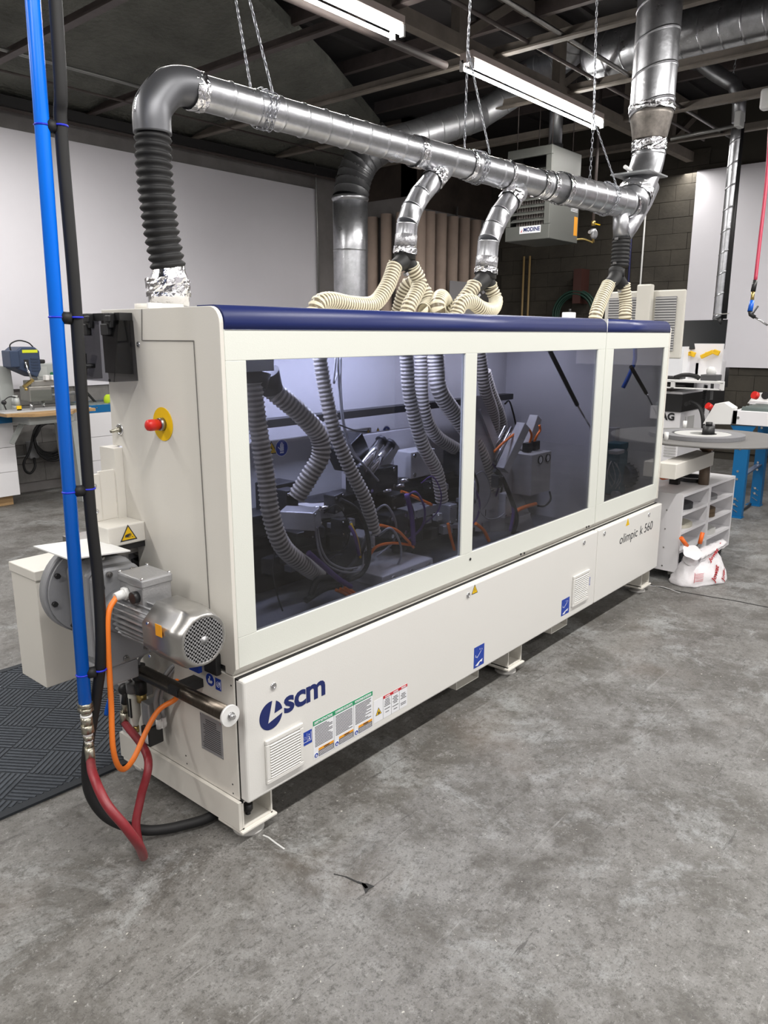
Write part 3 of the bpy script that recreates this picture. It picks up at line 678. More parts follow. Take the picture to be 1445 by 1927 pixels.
# vents
def vent(x0, x1, z0, z1):
    f = MB(); y = FY; b = .016
    for q in ((x0, x1, z0, z0 + b), (x0, x1, z1 - b, z1), (x0, x0 + b, z0 + b, z1 - b), (x1 - b, x1, z0 + b, z1 - b)): f.box(q[0], q[1], y - .010, y, q[2], q[3])
    f = f.build('vent_grille', DOORC, M, bevel=.003)
    MB().box(x0 + b, x1 - b, y - .003, y, z0 + b, z1 - b).build('vent_back', mat('vent_shadow', (.22, .21, .20), .6), f)
    N = 13; st = (z1 - z0 - 2 * b) / N
    for k in range(N):
        z = z0 + b + (k + .5) * st
        MB().prism([(x0 + b, y - .010, z - st * .34), (x0 + b, y - .003, z + st * .10), (x0 + b, y - .0045, z + st * .22), (x0 + b, y - .0115, z - st * .14)], (x1 - x0 - 2 * b, 0, 0)).build('slat', DOORC, f)
a = (0.0761, -0.03, 0.3429); b = (0.2383, -0.03, 0.1835); vent(a[0], b[0], b[2] + .002, a[2] - .002)
a = (2.178, -0.03, 0.3749); b = (2.3622, -0.03, 0.2058); vent(a[0], b[0], b[2], a[2])
# blue stickers
def bsticker(p, q, kind):
    x0, z1, x1, z0 = p[0], p[2], q[0], q[2]
    s = MB().box(x0, x1, FY - .0006, FY, z0, z1).build('blue_sticker', STICKB, M)
    w, h = x1 - x0, z1 - z0; y = FY - .0007; mb = MB(); bx = lambda a, b, c, d: mb.box(x0 + w * a, x0 + w * b, y - .0003, y, z0 + h * c, z0 + h * d)
    if kind == 'book':
        bx(.08, .48, .22, .25); bx(.52, .92, .22, .25); bx(.49, .51, .22, .85); bx(.08, .11, .22, .85); bx(.89, .92, .22, .85)
        bx(.68, .74, .35, .60); bx(.62, .74, .56, .60); bx(.60, .82, .33, .37); bx(.67, .75, .66, .73)
        for k in range(8): bx(.28 + .1 * math.cos(k * .785) - .015, .28 + .1 * math.cos(k * .785) + .015, .52 + .1 * math.sin(k * .785), .55 + .1 * math.sin(k * .785))
    else:
        mb.prism([(x0 + w * .15, y, z0 + h * .10), (x0 + w * .45, y, z0 + h * .22), (x0 + w * .85, y, z0 + h * .30), (x0 + w * .78, y, z0 + h * .16), (x0 + w * .60, y, z0 + h * .20), (x0 + w * .40, y, z0 + h * .05)], (0, -.0003, 0))
        mb.bar((x0 + w * .3, y, z0 + h * .45), (x0 + w * .7, y, z0 + h * .72), .0016, .0008, (0, 1, 0)); bx(.15, .32, .5, .52); bx(.15, .18, .5, .62); bx(.55, .58, .78, .86); bx(.75, .78, .74, .82)
    mb.build('symbol', STICKW, s)
bsticker((0.2395, -0.03, 0.2959), (0.2852, -0.03, 0.2466), 'book')
bsticker((1.2692, -0.03, 0.2695), (1.3498, -0.03, 0.1722), 'fork')
bsticker((2.0703, -0.03, 0.2727), (2.1558, -0.03, 0.1849), 'fork')
bsticker((2.347, -0.03, 0.3216), (2.3882, -0.03, 0.2751), 'book')
# safety instruction stickers
a = (0.291, -0.03, 0.3158); b = (0.5975, -0.03, 0.3233); d = (0.5982, -0.03, 0.1743)
X0, X1, Z1, Z0 = a[0], b[0], (a[2] + b[2]) / 2, d[2]
st = MB().box(X0, X1, FY - .0005, FY, Z0, Z1).build('safety_sticker', STICKW, M, label='three column safety instructions sticker with green header')
y = FY - .0006
MB().box(X0, X1, y - .0003, y, Z1 - .018, Z1).build('green_header', GREENI, st)
mb = MB(); w3 = (X1 - X0) / 3; am = MB(); bk = MB()
for k in range(3):
    x0 = X0 + k * w3
    if k: mb.box(x0 - .0006, x0 + .0002, y - .0003, y, Z0, Z1 - .018)
    z = Z1 - .027
    while z > Z0 + .045:
        e_ = x0 + w3 - .008 - (random.random() * .035 if random.random() < .4 else 0)
        mb.box(x0 + .008, e_, y - .0003, y, z, z + .0024); z -= .0056
    am.box(x0 + .024, x0 + w3 - .003, y - .0003, y, Z0 + .026, Z0 + .035); bk.box(x0 + .024, x0 + w3 - .003, y - .0003, y, Z0 + .004, Z0 + .025)
    for q in range(4): mb.box(x0 + .026, x0 + w3 - .006, y - .0007, y - .0005, Z0 + .007 + q * .0045, Z0 + .0085 + q * .0045, 1)
    disc_sign((x0 + .012, y, Z0 + .014), (0, -1, 0), .009, st, fig=READ, ax=(1, 0, 0))
    fit(text('header_text', ['SAFETY INSTRUCTIONS', 'CONSIGNES DE SECURITE', 'INSTRUCCIONES DE SEGURIDAD'][k], .012, (x0 + .006, y - .0004, Z1 - .0135), ax, up, STICKW, st, bold=.0003), w3 - .014)
    fit(text('amber_text', 'WARNING', .0085, (x0 + .05, y - .0004, Z0 + .0275), ax, up, INK, st), w3 - .075)
mb.build('fine_print', [INK, STICKW], st); am.build('amber_band', AMBER, st); bk.build('black_band', INK, st)
a = (0.6047, -0.03, 0.2692); b = (0.8032, -0.03, 0.2738); d = (0.8009, -0.03, 0.1819)
X0, X1, Z1, Z0 = a[0], b[0], b[2], d[2]
st = MB().box(X0, X1, FY - .0005, FY, Z0, Z1).build('danger_sticker', STICKW, M, label='white danger sticker with three red headers')
q = (X1 - X0) * .27; w3 = (X1 - X0 - q) / 3; mb = MB()
MB().box(X0 + q, X1, y - .0003, y, Z1 - .012, Z1).build('red_header', REDI, st)
for k in range(3):
    x0 = X0 + q + k * w3; mb.box(x0 - .0004, x0 + .0004, y - .0003, y, Z0, Z1)
    z = Z1 - .020
    while z > Z0 + .012:
        i_ = .006 + random.random() * .008
        if random.random() > .12: mb.box(x0 + i_, x0 + w3 - i_, y - .0003, y, z, z + .0026)
        z -= .0065
    fit(text('header_text', ['DANGER', 'DANGER', 'PELIGRO'][k], .009, (x0 + .012, y - .0004, Z1 - .0095), ax, up, STICKW, st, bold=.0002), w3 - .02)
mb.build('fine_print', INK, st)
warning((X0 + q * .5, y, (Z0 + Z1) / 2 - .008), ax, up, .034, st, [[(-.15, -.2), (.15, -.2), (.18, .0), (.05, .05), (.0, .12), (-.1, .0)]])
# small things on the hood roof
part(MB().cyl((.145, .50, 1.67), (.145, .50, 1.70), .078, n=32), 'roof_port', CREAM)
pb = part(MB().box(.05, .10, .415, .425, 1.682, 1.70), 'port_label', STICKW)
# ================================================================ DUST EXTRACTION
A0 = V((0.3751, 0.56, 2.4001)); A1 = V((1.5356, 0.52, 2.3952)); A2 = V((2.6009, 0.49, 2.4024)); A3 = V((3.7079, 0.45, 2.4232))
D1 = thing('extraction_duct', (1.8, .5, 2.30), 'long galvanised duct hung on chains above the edge banding machine, ending in a black bellows', 'duct')
EL = V((0.199, 0.555, 2.2535)); PB = V((0.2213, 0.545, 1.8078)); PB0 = V((0.2133, 0.545, 1.6986))
# elbow at the left end, with a raised seam
c0 = EL; R = .128
el = curve([EL + V((-.001, 0, -.02)), EL + V((0, 0, .03)), V((0.2144, 0.558, 2.3261)), V((0.2741, 0.56, 2.3863)), V((0.3458, 0.56, 2.4067)), A0 + V((.02, 0, -.004))], 8)
MB().tube(el, .0605, 32).build('elbow', ELBOWG, D1, label='smooth dark grey elbow')
mb = MB().tube([p + (V((-.5, 0, .86)) if i > len(el) * .45 else V((-.95, 0, .3))).normalized() * .0605 for i, p in enumerate(el)][6:-6], .004, 6); mb.build('elbow_seam', CHROME, D1)
# black bellows
ribs_p = [EL + V((0, 0, -.01)), V((0.1923, 0.55, 2.1081)), V((0.2027, 0.548, 1.9452)), PB]
mb = MB(); P = resample(curve(ribs_p, 12), .0065)
mb.tube(P, [.060 if i % 4 in (0,) else (.056 if i % 4 in (1, 3) else .0475) for i in range(len(P))], 28); mb.build('bellows', RUBBER, D1, label='black rubber bellows')
mb = MB().lathe(PB0, (PB - PB0), [(0, .068), (.075, .069), (.082, .066), (.118, .053), (.135, .052)], 32); mb.build('port_reducer', FOIL, D1)
foil(MB(), PB0 + V((-.0, 0, .03)), PB0 + V((0, 0, .085)), .069, rough=.006).build('foil_joint', FOIL, D1)
# main runs
def run(a, b, r, r1=None, pitch=.11): return duct(MB(), a, b, r, r1, pitch).build('duct_section', GALV, D1)
run(A0, A1, .057, .0605, .112); run(A1, A2, .064, .068, .2); 
B1 = A2.lerp(A3, .18); run(A2, B1, .068, .083, .5); run(B1, A3, .083, .086, .13)
for p, w_, r in ((A0, .05, .059), (A1, .05, .064), (A1.lerp(A2, .35), .035, .0655), (A1.lerp(A2, .66), .035, .067), (A2.lerp(A2 + A2 - A1, -.04), .04, .069), (A2.lerp(A3, .05), .035, .073), (B1, .05, .084), (A3.lerp(A2, .06), .04, .087)):
    d = (A3 - A0).normalized(); foil(MB(), p - d * w_ / 2, p + d * w_ / 2, r).build('foil_joint', FOIL, D1)
# tee branches that drop towards the machine
def branch(top, pts, r, lab):
    P = [V(top)] + [V(p) for p in pts]
    t = MB().tube([P[0], P[0].lerp(P[1], .5), P[1]], [r * 1.15, r * 1.08, r], 28).build('branch_duct', GALV, D1, label=lab)
    foil(MB(), P[0].lerp(P[1], .55), P[1].lerp(P[2], .15), r * 1.02, rough=.006).build('foil_joint', FOIL, t)
    for i in range(1, len(P) - 1):
        a, b = P[i], P[i + 1]; d = (b - a).normalized(); L = (b - a).length
        MB().tube([a, a + d * .004, b - d * .006, b - d * .003, b], [r * 1.03, r, r, r * 1.035, r * 1.03], 28).build('elbow_gore' if i < len(P) - 2 else 'straight_sleeve', GALV, t)
    e = P[-1]; d = (P[-1] - P[-2]).normalized()
    MB().tube([e - d * .075, e - d * .02], [r * 1.045, r * 1.045], 28).build('printed_band', mat('duct_print', (.55, .55, .58), .3, .7, var=.5, scale=120, bump=.4, bscale=120), t)
    foil(MB(), e - d * .022, e + d * .004, r * 1.03, rough=.004).build('foil_joint', FOIL, t)
    return t, e, d, r
def wye(t, e, r, p1, p2, rr):
    """black Y piece with two clamped outlets; p1, p2 are the outlet ends"""
    mb = MB()
    for p in (p1, p2):
        p = V(p); mb.tube(curve([e + V((0, 0, .01)), e + V((0, 0, -.02)) + (p - e) * .2, p], 6), [r * 1.0 - (r - rr) * i / 12 for i in range(13)], 24)
    mb.cyl(e + V((0, 0, .02)), e + V((0, 0, -.03)), r * 1.01, n=24)
    mb.build('wye_piece', RUBBER, t, label='black rubber wye piece')
def clamp(t, p, d, r):
    p = V(p); d = V(d).normalized(); u, v = frame(d)
    MB().tube([p - d * .009, p - d * .009, p + d * .009, p + d * .009], [r, r + .0025, r + .0025, r], 28, cap=False).build('hose_clamp', CHROME, t)
    MB().obox(p - v * (r + .006) - u * .004, d * .007, u * .012, v * .006).build('clamp_screw', CHROME, t)
HG = 'cream ribbed hoses above the machine'
def chose(pts, r, label, pitch=.0165):
    pts = [V((p[0], p[1], max(p[2], 1.715))) for p in pts]; pts[-1].z = 1.677
    if pts[-2].z < 1.72: pts.pop(-2)
    mb = MB(); ribs(mb, pts, r, pitch, .0040, 18, pat=(1, 0, 0, 0)); o = mb.build('ribbed_hose', [CREAMRIB, CLEARPVC], label=label, cat='hose', group=HG); return o
# branch one
t1, e1, d1, r1 = branch((1.7243, 0.52, 2.3531), [(1.6294, 0.5, 2.2913), (1.5195, 0.49, 2.2082), (1.4569, 0.485, 2.1403), (1.4177, 0.48, 2.076), (1.404, 0.48, 1.9548)], .047, 'left curved branch with black wye at its foot')
w1, w2 = V((1.3068, 0.46, 1.887)), V((1.4364, 0.46, 1.8884))
wye(t1, e1, r1, w1, w2, .030)
h1 = [w1 + V((.01, 0, .015)), w1, V((1.2336, 0.44, 1.8012)), V((1.1211, 0.42, 1.7273)), V((0.9632, 0.4, 1.7201)), V((0.8279, 0.38, 1.7295)), V((0.7545, 0.37, 1.7153)), V((0.7366, 0.37, 1.6761)), V((0.7297, 0.37, 1.6313))]
chose(h1, .035, 'cream ribbed hose sweeping left from the first black wye down to the machine top')
h2 = [w2 + V((-.01, 0, .015)), w2, V((1.4706, 0.45, 1.8352)), V((1.4355, 0.44, 1.7829)), V((1.3743, 0.43, 1.7282)), V((1.3525, 0.43, 1.6709)), V((1.3529, 0.43, 1.6253))]
chose(h2, .035, 'cream ribbed hose curving down from the right outlet of the first black wye')
clamp(t1, w1, V(h1[1]) - V(h1[2]), .036); clamp(t1, w2, V(h2[1]) - V(h2[2]), .036)
# branch two
t2, e2, d2, r2 = branch((2.339, 0.49, 2.3329), [(2.2633, 0.48, 2.2783), (2.1508, 0.47, 2.1928), (2.0878, 0.465, 2.1226), (2.04, 0.46, 2.0548), (2.024, 0.46, 1.9067)], .053, 'right curved branch with black wye at its foot')
w3, w4 = V((1.8801, 0.44, 1.8228)), V((2.0462, 0.44, 1.83))
wye(t2, e2, r2, w3, w4, .032)
h3 = [w3 + V((.015, 0, .02)), w3, V((1.8166, 0.46, 1.7537)), V((1.7944, 0.5, 1.7089)), V((1.7708, 0.52, 1.6534))]
chose(h3, .038, 'cream ribbed hose running left and back from the second black wye')
h4 = [w4 + V((-.01, 0, .02)), w4, V((2.0627, 0.42, 1.7731)), V((1.9639, 0.38, 1.7231)), V((1.8387, 0.36, 1.7271)), V((1.7471, 0.36, 1.7562)), V((1.6652, 0.36, 1.737)), V((1.6326, 0.36, 1.6981)), V((1.6261, 0.36, 1.6456))]
chose(h4, .036, 'cream ribbed hose looping back on itself below the second black wye')
clamp(t2, w3, V(h3[1]) - V(h3[2]), .039); clamp(t2, w4, V(h4[1]) - V(h4[2]), .037)
chose([(1.5626, 0.5, 1.6268), (1.5694, 0.5, 1.6993), (1.6315, 0.52, 1.7448), (1.641, 0.56, 1.812), (1.6024, 0.62, 1.8369), (1.6078, 0.7, 1.828)], .036, 'cream ribbed hose bending away behind the one at the first wye')
chose([(1.6246, 0.45, 1.6221), (1.6143, 0.45, 1.6945), (1.6265, 0.46, 1.7431), (1.7051, 0.5, 1.7759), (1.832, 0.56, 1.744), (1.9352, 0.6, 1.6822)], .040, 'cream ribbed hose arching low between the two black wyes')
# third drop below the end fitting
f0 = V((3.8292, 0.45, 2.4639)); f1 = V((3.5786, 0.45, 2.2123)); f2 = V((3.5747, 0.45, 2.0392)); f3 = V((3.5328, 0.45, 1.9972))
t3 = MB().tube([V((3.9067, 0.45, 2.5661)), f0, V((3.6804, 0.45, 2.2934)), f1], [.085, .08, .06, .056], 28).build('branch_duct', GALV, D1, label='funnel above a short black bellows')
MB().tube([V((3.534, 0.45, 2.3837)), V((3.5511, 0.45, 2.2805)), f1], [.045, .05, .054], 24).build('funnel_leg', GALV, t3)
mb = MB(); P = resample([f1 + V((0, 0, -.005)), f2], .006); mb.tube(P, [.060 if i % 4 == 0 else (.056 if i % 2 else .050) for i in range(len(P))], 24); mb.build('bellows', RUBBER, t3, label='short black bellows')
clamp(t3, f1 + V((0, 0, -.012)), (0, 0, 1), .061); clamp(t3, f2 + V((0, 0, .012)), (0, 0, 1), .061)
w5, w6 = V((3.3545, 0.42, 1.9055)), V((3.5941, 0.42, 1.9067))
wye(t3, f3, .05, w5, w6, .036)
h5 = [w5 + V((.01, 0, .02)), w5, V((3.2481, 0.41, 1.8117)), V((3.1718, 0.4, 1.7303)), V((3.1557, 0.4, 1.6352))]
h6 = [w6 + V((-.005, 0, .02)), w6, V((3.613, 0.41, 1.8069)), V((3.596, 0.4, 1.7222)), V((3.6104, 0.4, 1.6377))]
chose(h5, .043, 'left of the two cream ribbed hoses below the short black bellows', .018); chose(h6, .043, 'right of the two cream ribbed hoses below the short black bellows', .018)
clamp(t3, w5 + V((0, 0, -.02)), V(h5[1]) - V(h5[2]), .044); clamp(t3, w6 + V((0, 0, -.02)), V(h6[1]) - V(h6[2]), .044)
# riser with reducer, offset elbow and blast gate
q0, q1, q2, q3, q4, q5, q6 = [V(p) for p in ((3.9188, 0.45, 3.845), (3.9073, 0.45, 3.0121), (3.9057, 0.45, 2.8426), (3.9071, 0.45, 2.746), (3.8569, 0.45, 2.6409), (3.7649, 0.45, 2.5307), (3.6762, 0.45, 2.413))]
RZ = duct(MB(), q1, q0, .138, .138, .20, slant=.3, n=40).build('riser_duct', GALV, D1, label='thick vertical riser section')
foil(MB(), q1.lerp(q0, .0), q1.lerp(q0, .05), .139, rough=.006).build('foil_joint', FOIL, RZ)
MB().tube([q1, q1.lerp(q2, .15), q1.lerp(q2, .95), q2], [.138, .134, .108, .106], 36).build('reducer', mat('stained_reducer', (.34, .31, .28), .45, .8, var=.6, scale=14), RZ)
MB().tube(curve([q2, q3, q4, q5, q6], 5), .105, 32).build('offset_elbow', GALV, RZ)
for q in (q2.lerp(q3, .9), q4.lerp(q5, .2)): MB().tube([q + V((0, 0, .004)), q, q - V((0, 0, .004))], [.105, .110, .105], 32, cap=False).build('elbow_ring', GALV, RZ)
foil(MB(), q2, q2.lerp(q3, .7), .106, rough=.006).build('foil_joint', FOIL, RZ)
gn = (q5 - q4).normalized(); gu, gv = frame(gn); gc = q4.lerp(q5, .45)
MB().obox(gc - V((.03, 0, -.02)), V((.20, .02, .01)), gn * .008, gn.cross(V((1, 0, 0))).normalized() * .13).build('blast_gate', mat('grey_gate', (.34, .35, .36), .45, .3), RZ, bevel=.004)
gl_ = V((gc.x - .23, gc.y, gc.z + .03)); MB().cyl(gl_ - V((.03, .0, -.01)), gl_ + V((.06, 0, 0)), .012, n=10).build('gate_handle', WHITEP, RZ)
foil(MB(), q5.lerp(q6, .1), q5.lerp(q6, .5), .106, rough=.008).build('foil_joint', FOIL, RZ)
# ---- chains
CH = mat('chain_steel', (.45, .46, .5), .3, .95)
def links(mb, path, L=.034, w=.013, wire=.0019):
    P = resample(path, L * .74)
    for i in range(len(P) - 1):
        c = (P[i] + P[i + 1]) / 2; d = (P[i + 1] - P[i]).normalized(); u, v = frame(d)
        s = u if i % 2 else v
        s = (s + (v if i % 2 else u) * .25).normalized()
        pts = [c + d * (L / 2 * math.cos(a)) + s * (w / 2 * math.sin(a) * (1 + .25 * math.cos(a))) for a in [2 * math.pi * k / 8 for k in range(8)]]
        mb.tube(pts, wire, 5, closed=True)
    return mb
def hanger(label, tops, join, feet, c, r, ax):
    t = thing('suspension_chain', V(c) - V((0, 0, r)), label, 'chain', 'chains that hang the ducts')
    for a, b in zip(tops, feet):
        pts = [a, join, b] if join else [a, b]
        links(MB(), [V(p) for p in pts]).build('chain_run', CH, t)
    ax = V(ax).normalized(); u, v = frame(ax); c = V(c)
    for o in (-.012, .012):
        links(MB(), [c + ax * (o + .01 * math.sin(a * 3)) + (u * math.cos(a) + v * math.sin(a)) * (r + .006) for a in [2 * math.pi * k / 40 for k in range(41)]]).build('chain_loop', CH, t)
dx = (A3 - A0).normalized()
c = A0.lerp(A1, .255); rr = .059
hanger('pair of chains at the left end of the long duct, near the elbow', [(0.6424, 0.66, 2.8239), (0.5629, 0.5, 2.7589)], None, [c + V((-.02, .04, .05)), c + V((.0, -.055, .03))], c, rr, dx)
c = A1.lerp(A2, .42); hanger('chain crossing in front of the strip light, splitting to the middle of the long duct', [(1.8942, 0.5, 3.1597), (1.8408, 0.46, 3.1333)], (1.8658, 0.49, 2.8889), [c + V((-.03, .05, .05)), c + V((.05, -.05, .045))], c, .067, dx)
c = A2.lerp(A3, .66); hanger('chain in front of the far end of the strip light, splitting near the riser duct', [(3.0626, 0.46, 3.5012), (2.9828, 0.42, 3.4669)], (3.1104, 0.46, 2.8197), [c + V((-.10, .06, .05)), c + V((.03, -.06, .06))], c, .087, dx)
# ---- other ducts in the background
B = thing('wall_duct', (5.1578, 4.3, 1.7811), 'vertical galvanised duct with a big elbow in front of the grey pillar', 'duct')
w0, wa, wb_, wc_, wd_ = [V(p) for p in ((5.1561, 4.3, 1.6646), (5.1674, 4.3, 3.0454), (5.2475, 4.3, 3.2998), (5.3285, 4.2, 3.5031), (5.4929, 4, 3.6615))]
w0.z = .0
duct(MB(), w0, wa, .19, .19, .62, slant=0).build('duct_section', GALV, B)
MB().tube([wa - V((0, 0, .03)), wa, wa + V((0, 0, .03))], [.19, .205, .195], 32).build('joint_ring', GALV, B)
pp = curve([wa, wb_, wc_, wd_], 3)
for a, b in zip(pp, pp[1:]): MB().tube([a, a.lerp(b, .04), b], [.198, .19, .19], 28, cap=False).build('elbow_gore', GALVD, B)
def bgduct(label, a, b, r, pitch=.3, m=None, name='spiral_duct', t=None):
    t = t or thing(name, V(a).lerp(V(b), .5) - V((0, 0, r)), label, 'duct'); duct(MB(), a, b, r, r, pitch, slant=.25, bump=r * .03).build('duct_section', m or GALV, t); return t
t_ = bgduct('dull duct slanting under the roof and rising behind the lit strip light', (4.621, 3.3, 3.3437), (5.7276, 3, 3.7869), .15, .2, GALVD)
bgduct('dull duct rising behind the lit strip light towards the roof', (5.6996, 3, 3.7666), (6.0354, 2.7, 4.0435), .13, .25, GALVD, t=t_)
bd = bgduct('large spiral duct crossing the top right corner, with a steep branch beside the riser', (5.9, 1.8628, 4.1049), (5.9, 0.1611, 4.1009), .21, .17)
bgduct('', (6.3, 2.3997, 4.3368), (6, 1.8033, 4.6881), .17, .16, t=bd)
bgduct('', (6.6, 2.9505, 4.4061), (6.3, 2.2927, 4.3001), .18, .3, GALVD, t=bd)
sd = thing('spiral_duct', (7.4, 1.0206, 3.7091), 'thin dull duct dropping from the roof to the wall pipe at the right edge', 'duct')
P = [(7.2, 1.7074, 4.3874), (7.2, 1.3599, 4.2866), (7.2, 1.1802, 4.1349), (7.2, 1.0061, 4.0058), (7.2, 0.9461, 3.8516), (7.2, 0.9368, 3.6577)]
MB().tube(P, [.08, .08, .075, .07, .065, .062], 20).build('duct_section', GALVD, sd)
foil(MB(), (7.2, 0.954, 3.8817), (7.2, 0.9511, 3.8525), .067, n=20).build('foil_joint', FOIL, sd)
links(MB(), [V((7.2, 1.0035, 4.3822)), V((7.2, 1.0312, 4.0582))], .05, .02, .003).build('chain_run', CH, sd)
vp = thing('extraction_pipe', (7.4, 0.9922, 1.7721), 'slim shiny spiral pipe in front of the right white board, ending above the black monitor', 'duct')
duct(MB(), (7.2, 0.9563, 1.7685), (7.2, 0.9409, 3.6487), .048, .056, .21, slant=.5).build('pipe_section', GALV, vp)
MB().cyl((7.2, 0.8921, 1.7676), (7.2, 0.9004, 3.6421), .028, n=14).build('cable_conduit', BLACK, vp)
MB().cyl((7.2, 0.9502, 1.7035), (7.2, 0.952, 1.7792), .05, n=20).build('pipe_collar', BLACK, vp)
MB().bar((7.1, 0.9713, 1.81), (7.1, 0.8138, 1.8179), .01, .01).build('pipe_bracket', CHROME, vp)
MB().box(-.07, .07, -.03, .03, -.07, .07).build('junction_box', mat('white_box', (.55, .56, .55), .5), bevel=.01, label='pale square junction box on the conduit above the slim pipe', cat='junction box').location = (7.05, 0.8799, 3.5725)
pipe('conduit', [(7.1, 1.5633, 3.5784), (7.1, 0.9075, 3.6053)], .016, PIPEM, 'grey conduit running to the pale square junction box')
MB().box(-.05, .05, -.09, .09, -.08, .08).build('speaker_box', WHITEP, bevel=.02, label='white rounded box cut off by the right edge of the photo', cat='box').location = (6, 0.3015, 3.4286)
# ================================================================ MECHANISM BEHIND THE WINDOWS
GREYL = mat('light_grey_cover', (.46, .455, .45), .45)
PURPLE = mat('purple_cable', (.10, .05, .20), .5)
GREYC = mat('grey_cable', (.30, .30, .31), .4)
MACHD = mat('dark_machine_casting', (.045, .045, .05), .5, .4, var=.4, scale=20)
TEAL = mat('teal_casting', (.02, .10, .14), .45)
MOTB = mat('blue_grey_motor', (.055, .07, .10), .45, .3)
def ghose(pts, r, pitch=.016):
    mb = MB(); ribs(mb, pts, r, pitch, .0045, 16, m0=0, m1=1, pat=(1, 0, 0, 0)); return mb.build('suction_hose', [GREYRIB, GREYWALL], M)
# suction hoses, left window
ghose([(0.245, 0.16, 1.4535), (0.2518, 0.16, 1.3689), (0.2634, 0.16, 1.2856), (0.2757, 0.15, 1.1502), (0.2842, 0.14, 1.0191), (0.3315, 0.14, 0.899), (0.4599, 0.16, 0.7912), (0.5595, 0.2, 0.733)], .033)
ghose([(0.3607, 0.22, 1.4284), (0.3821, 0.2, 1.407), (0.4709, 0.18, 1.3339), (0.5412, 0.17, 1.258), (0.5525, 0.17, 1.1847), (0.5242, 0.2, 1.1101), (0.494, 0.24, 1.0316)], .036)
ghose([(0.6314, 0.25, 1.5647), (0.638, 0.25, 1.5064), (0.6499, 0.24, 1.4034), (0.6708, 0.22, 1.265), (0.7306, 0.2, 1.1143), (0.8005, 0.18, 0.9761), (0.8499, 0.18, 0.8366)], .029)
ghose([(1.1236, 0.25, 1.56), (1.1381, 0.25, 1.4938), (1.1573, 0.25, 1.3541), (1.2274, 0.24, 1.1564), (1.3281, 0.23, 1.0124), (1.3718, 0.23, 0.8683)], .031)
ghose([(1.3636, 0.36, 1.5568), (1.3725, 0.36, 1.4855), (1.3956, 0.36, 1.2825), (1.4868, 0.36, 1.1511), (1.6632, 0.34, 1.0536)], .032)
ghose([(1.3963, 0.3, 1.557), (1.4065, 0.3, 1.4652), (1.4194, 0.29, 1.3604), (1.5134, 0.27, 1.2483), (1.5981, 0.24, 1.1453), (1.6619, 0.22, 1.0451), (1.7224, 0.22, 0.9425), (1.7492, 0.24, 0.8443), (1.7437, 0.28, 0.7595)], .040)
ghose([(1.7945, 0.34, 1.5529), (1.816, 0.34, 1.4899), (1.8609, 0.34, 1.3477), (1.9783, 0.36, 1.1934), (2.0342, 0.4, 1.0476)], .034)
ghose([(1.9794, 0.42, 1.4185), (2.0343, 0.42, 1.3219), (2.1469, 0.42, 1.1619), (2.2046, 0.44, 1.0115)], .034)
MB().box(.10, .30, .12, .30, 1.49, 1.545).build('manifold_plate', GREYL, M, label='lit pale plate under the roof')
MB().tube([(0.2726, 0.17, 1.4855), (0.2613, 0.17, 1.4355)], [.045, .036], 20).tube([(0.3255, 0.19, 1.4831), (0.3592, 0.2, 1.4206)], [.045, .037], 20).build('manifold_wye', MACHD, M)
# back covers with hand signs
MB().box(.05, 1.20, .50, .52, .82, 1.20).build('back_cover', GREYL, M, bevel=.004)
MB().box(1.0, 1.55, .46, .50, .95, 1.18).build('back_cover', GREYP, M, bevel=.004)
c = (0.6607, 0.495, 1.1672); disc_sign((c[0], .4985, c[2]), (0, -1, 0), .034, M, 'glove_sign', PALM, (1, 0, 0))
c = (1.2993, 0.495, 1.1678); disc_sign((c[0], .4985, c[2]), (0, -1, 0), .030, M, 'glove_sign', PALM, (1, 0, 0))
for px, py in ((712, 818), (694, 820), (512, 846)):
    c = C_ = {712: (1.24, 0.495, 1.1638), 694: (1.1751, 0.495, 1.1653), 512: (0.6082, 0.495, 1.1667)}[px]; warning((c[0], .4985, c[2]), (1, 0, 0), (0, 0, 1), .06, M, BOLT)
# black bar across, chain track and bed
MB().box(.08, 2.3, .44, .50, 1.26, 1.29).build('black_bar', BLACK, M)
MB().box(.02, 2.40, .40, .56, .86, .95).box(.02, 2.40, .34, .42, .93, .965).build('pressure_beam', MACHD, M, bevel=.004)
MB().box(.02, 2.40, .50, .58, .60, .84).build('chain_track', MACHD, M)
MB().box(.10, 1.0, .05, .40, .60, .635).build('drip_tray', mat('tray_grey', (.13, .13, .135), .5, var=.3, scale=8), M)
# white junction box with three knobs
jb = MB().prism([(0.8083, 0.1, 0.6805), (1.1356, 0.1, 0.6848), (1.1384, 0.1, 0.5664), (0.8082, 0.1, 0.5622)], (0, .25, 0)).build('junction_cabinet', GREYL, M, bevel=.004)
for px in ((0.8732, 0.1, 0.6557), (0.9849, 0.1, 0.6576), (1.0992, 0.1, 0.6582)):
    MB().lathe(px, (0, -1, 0), [(0, .016), (.004, .016), (.006, .011), (.006, .006), (.003, .001)], 18, cap=False).build('round_knob', STEEL, jb)
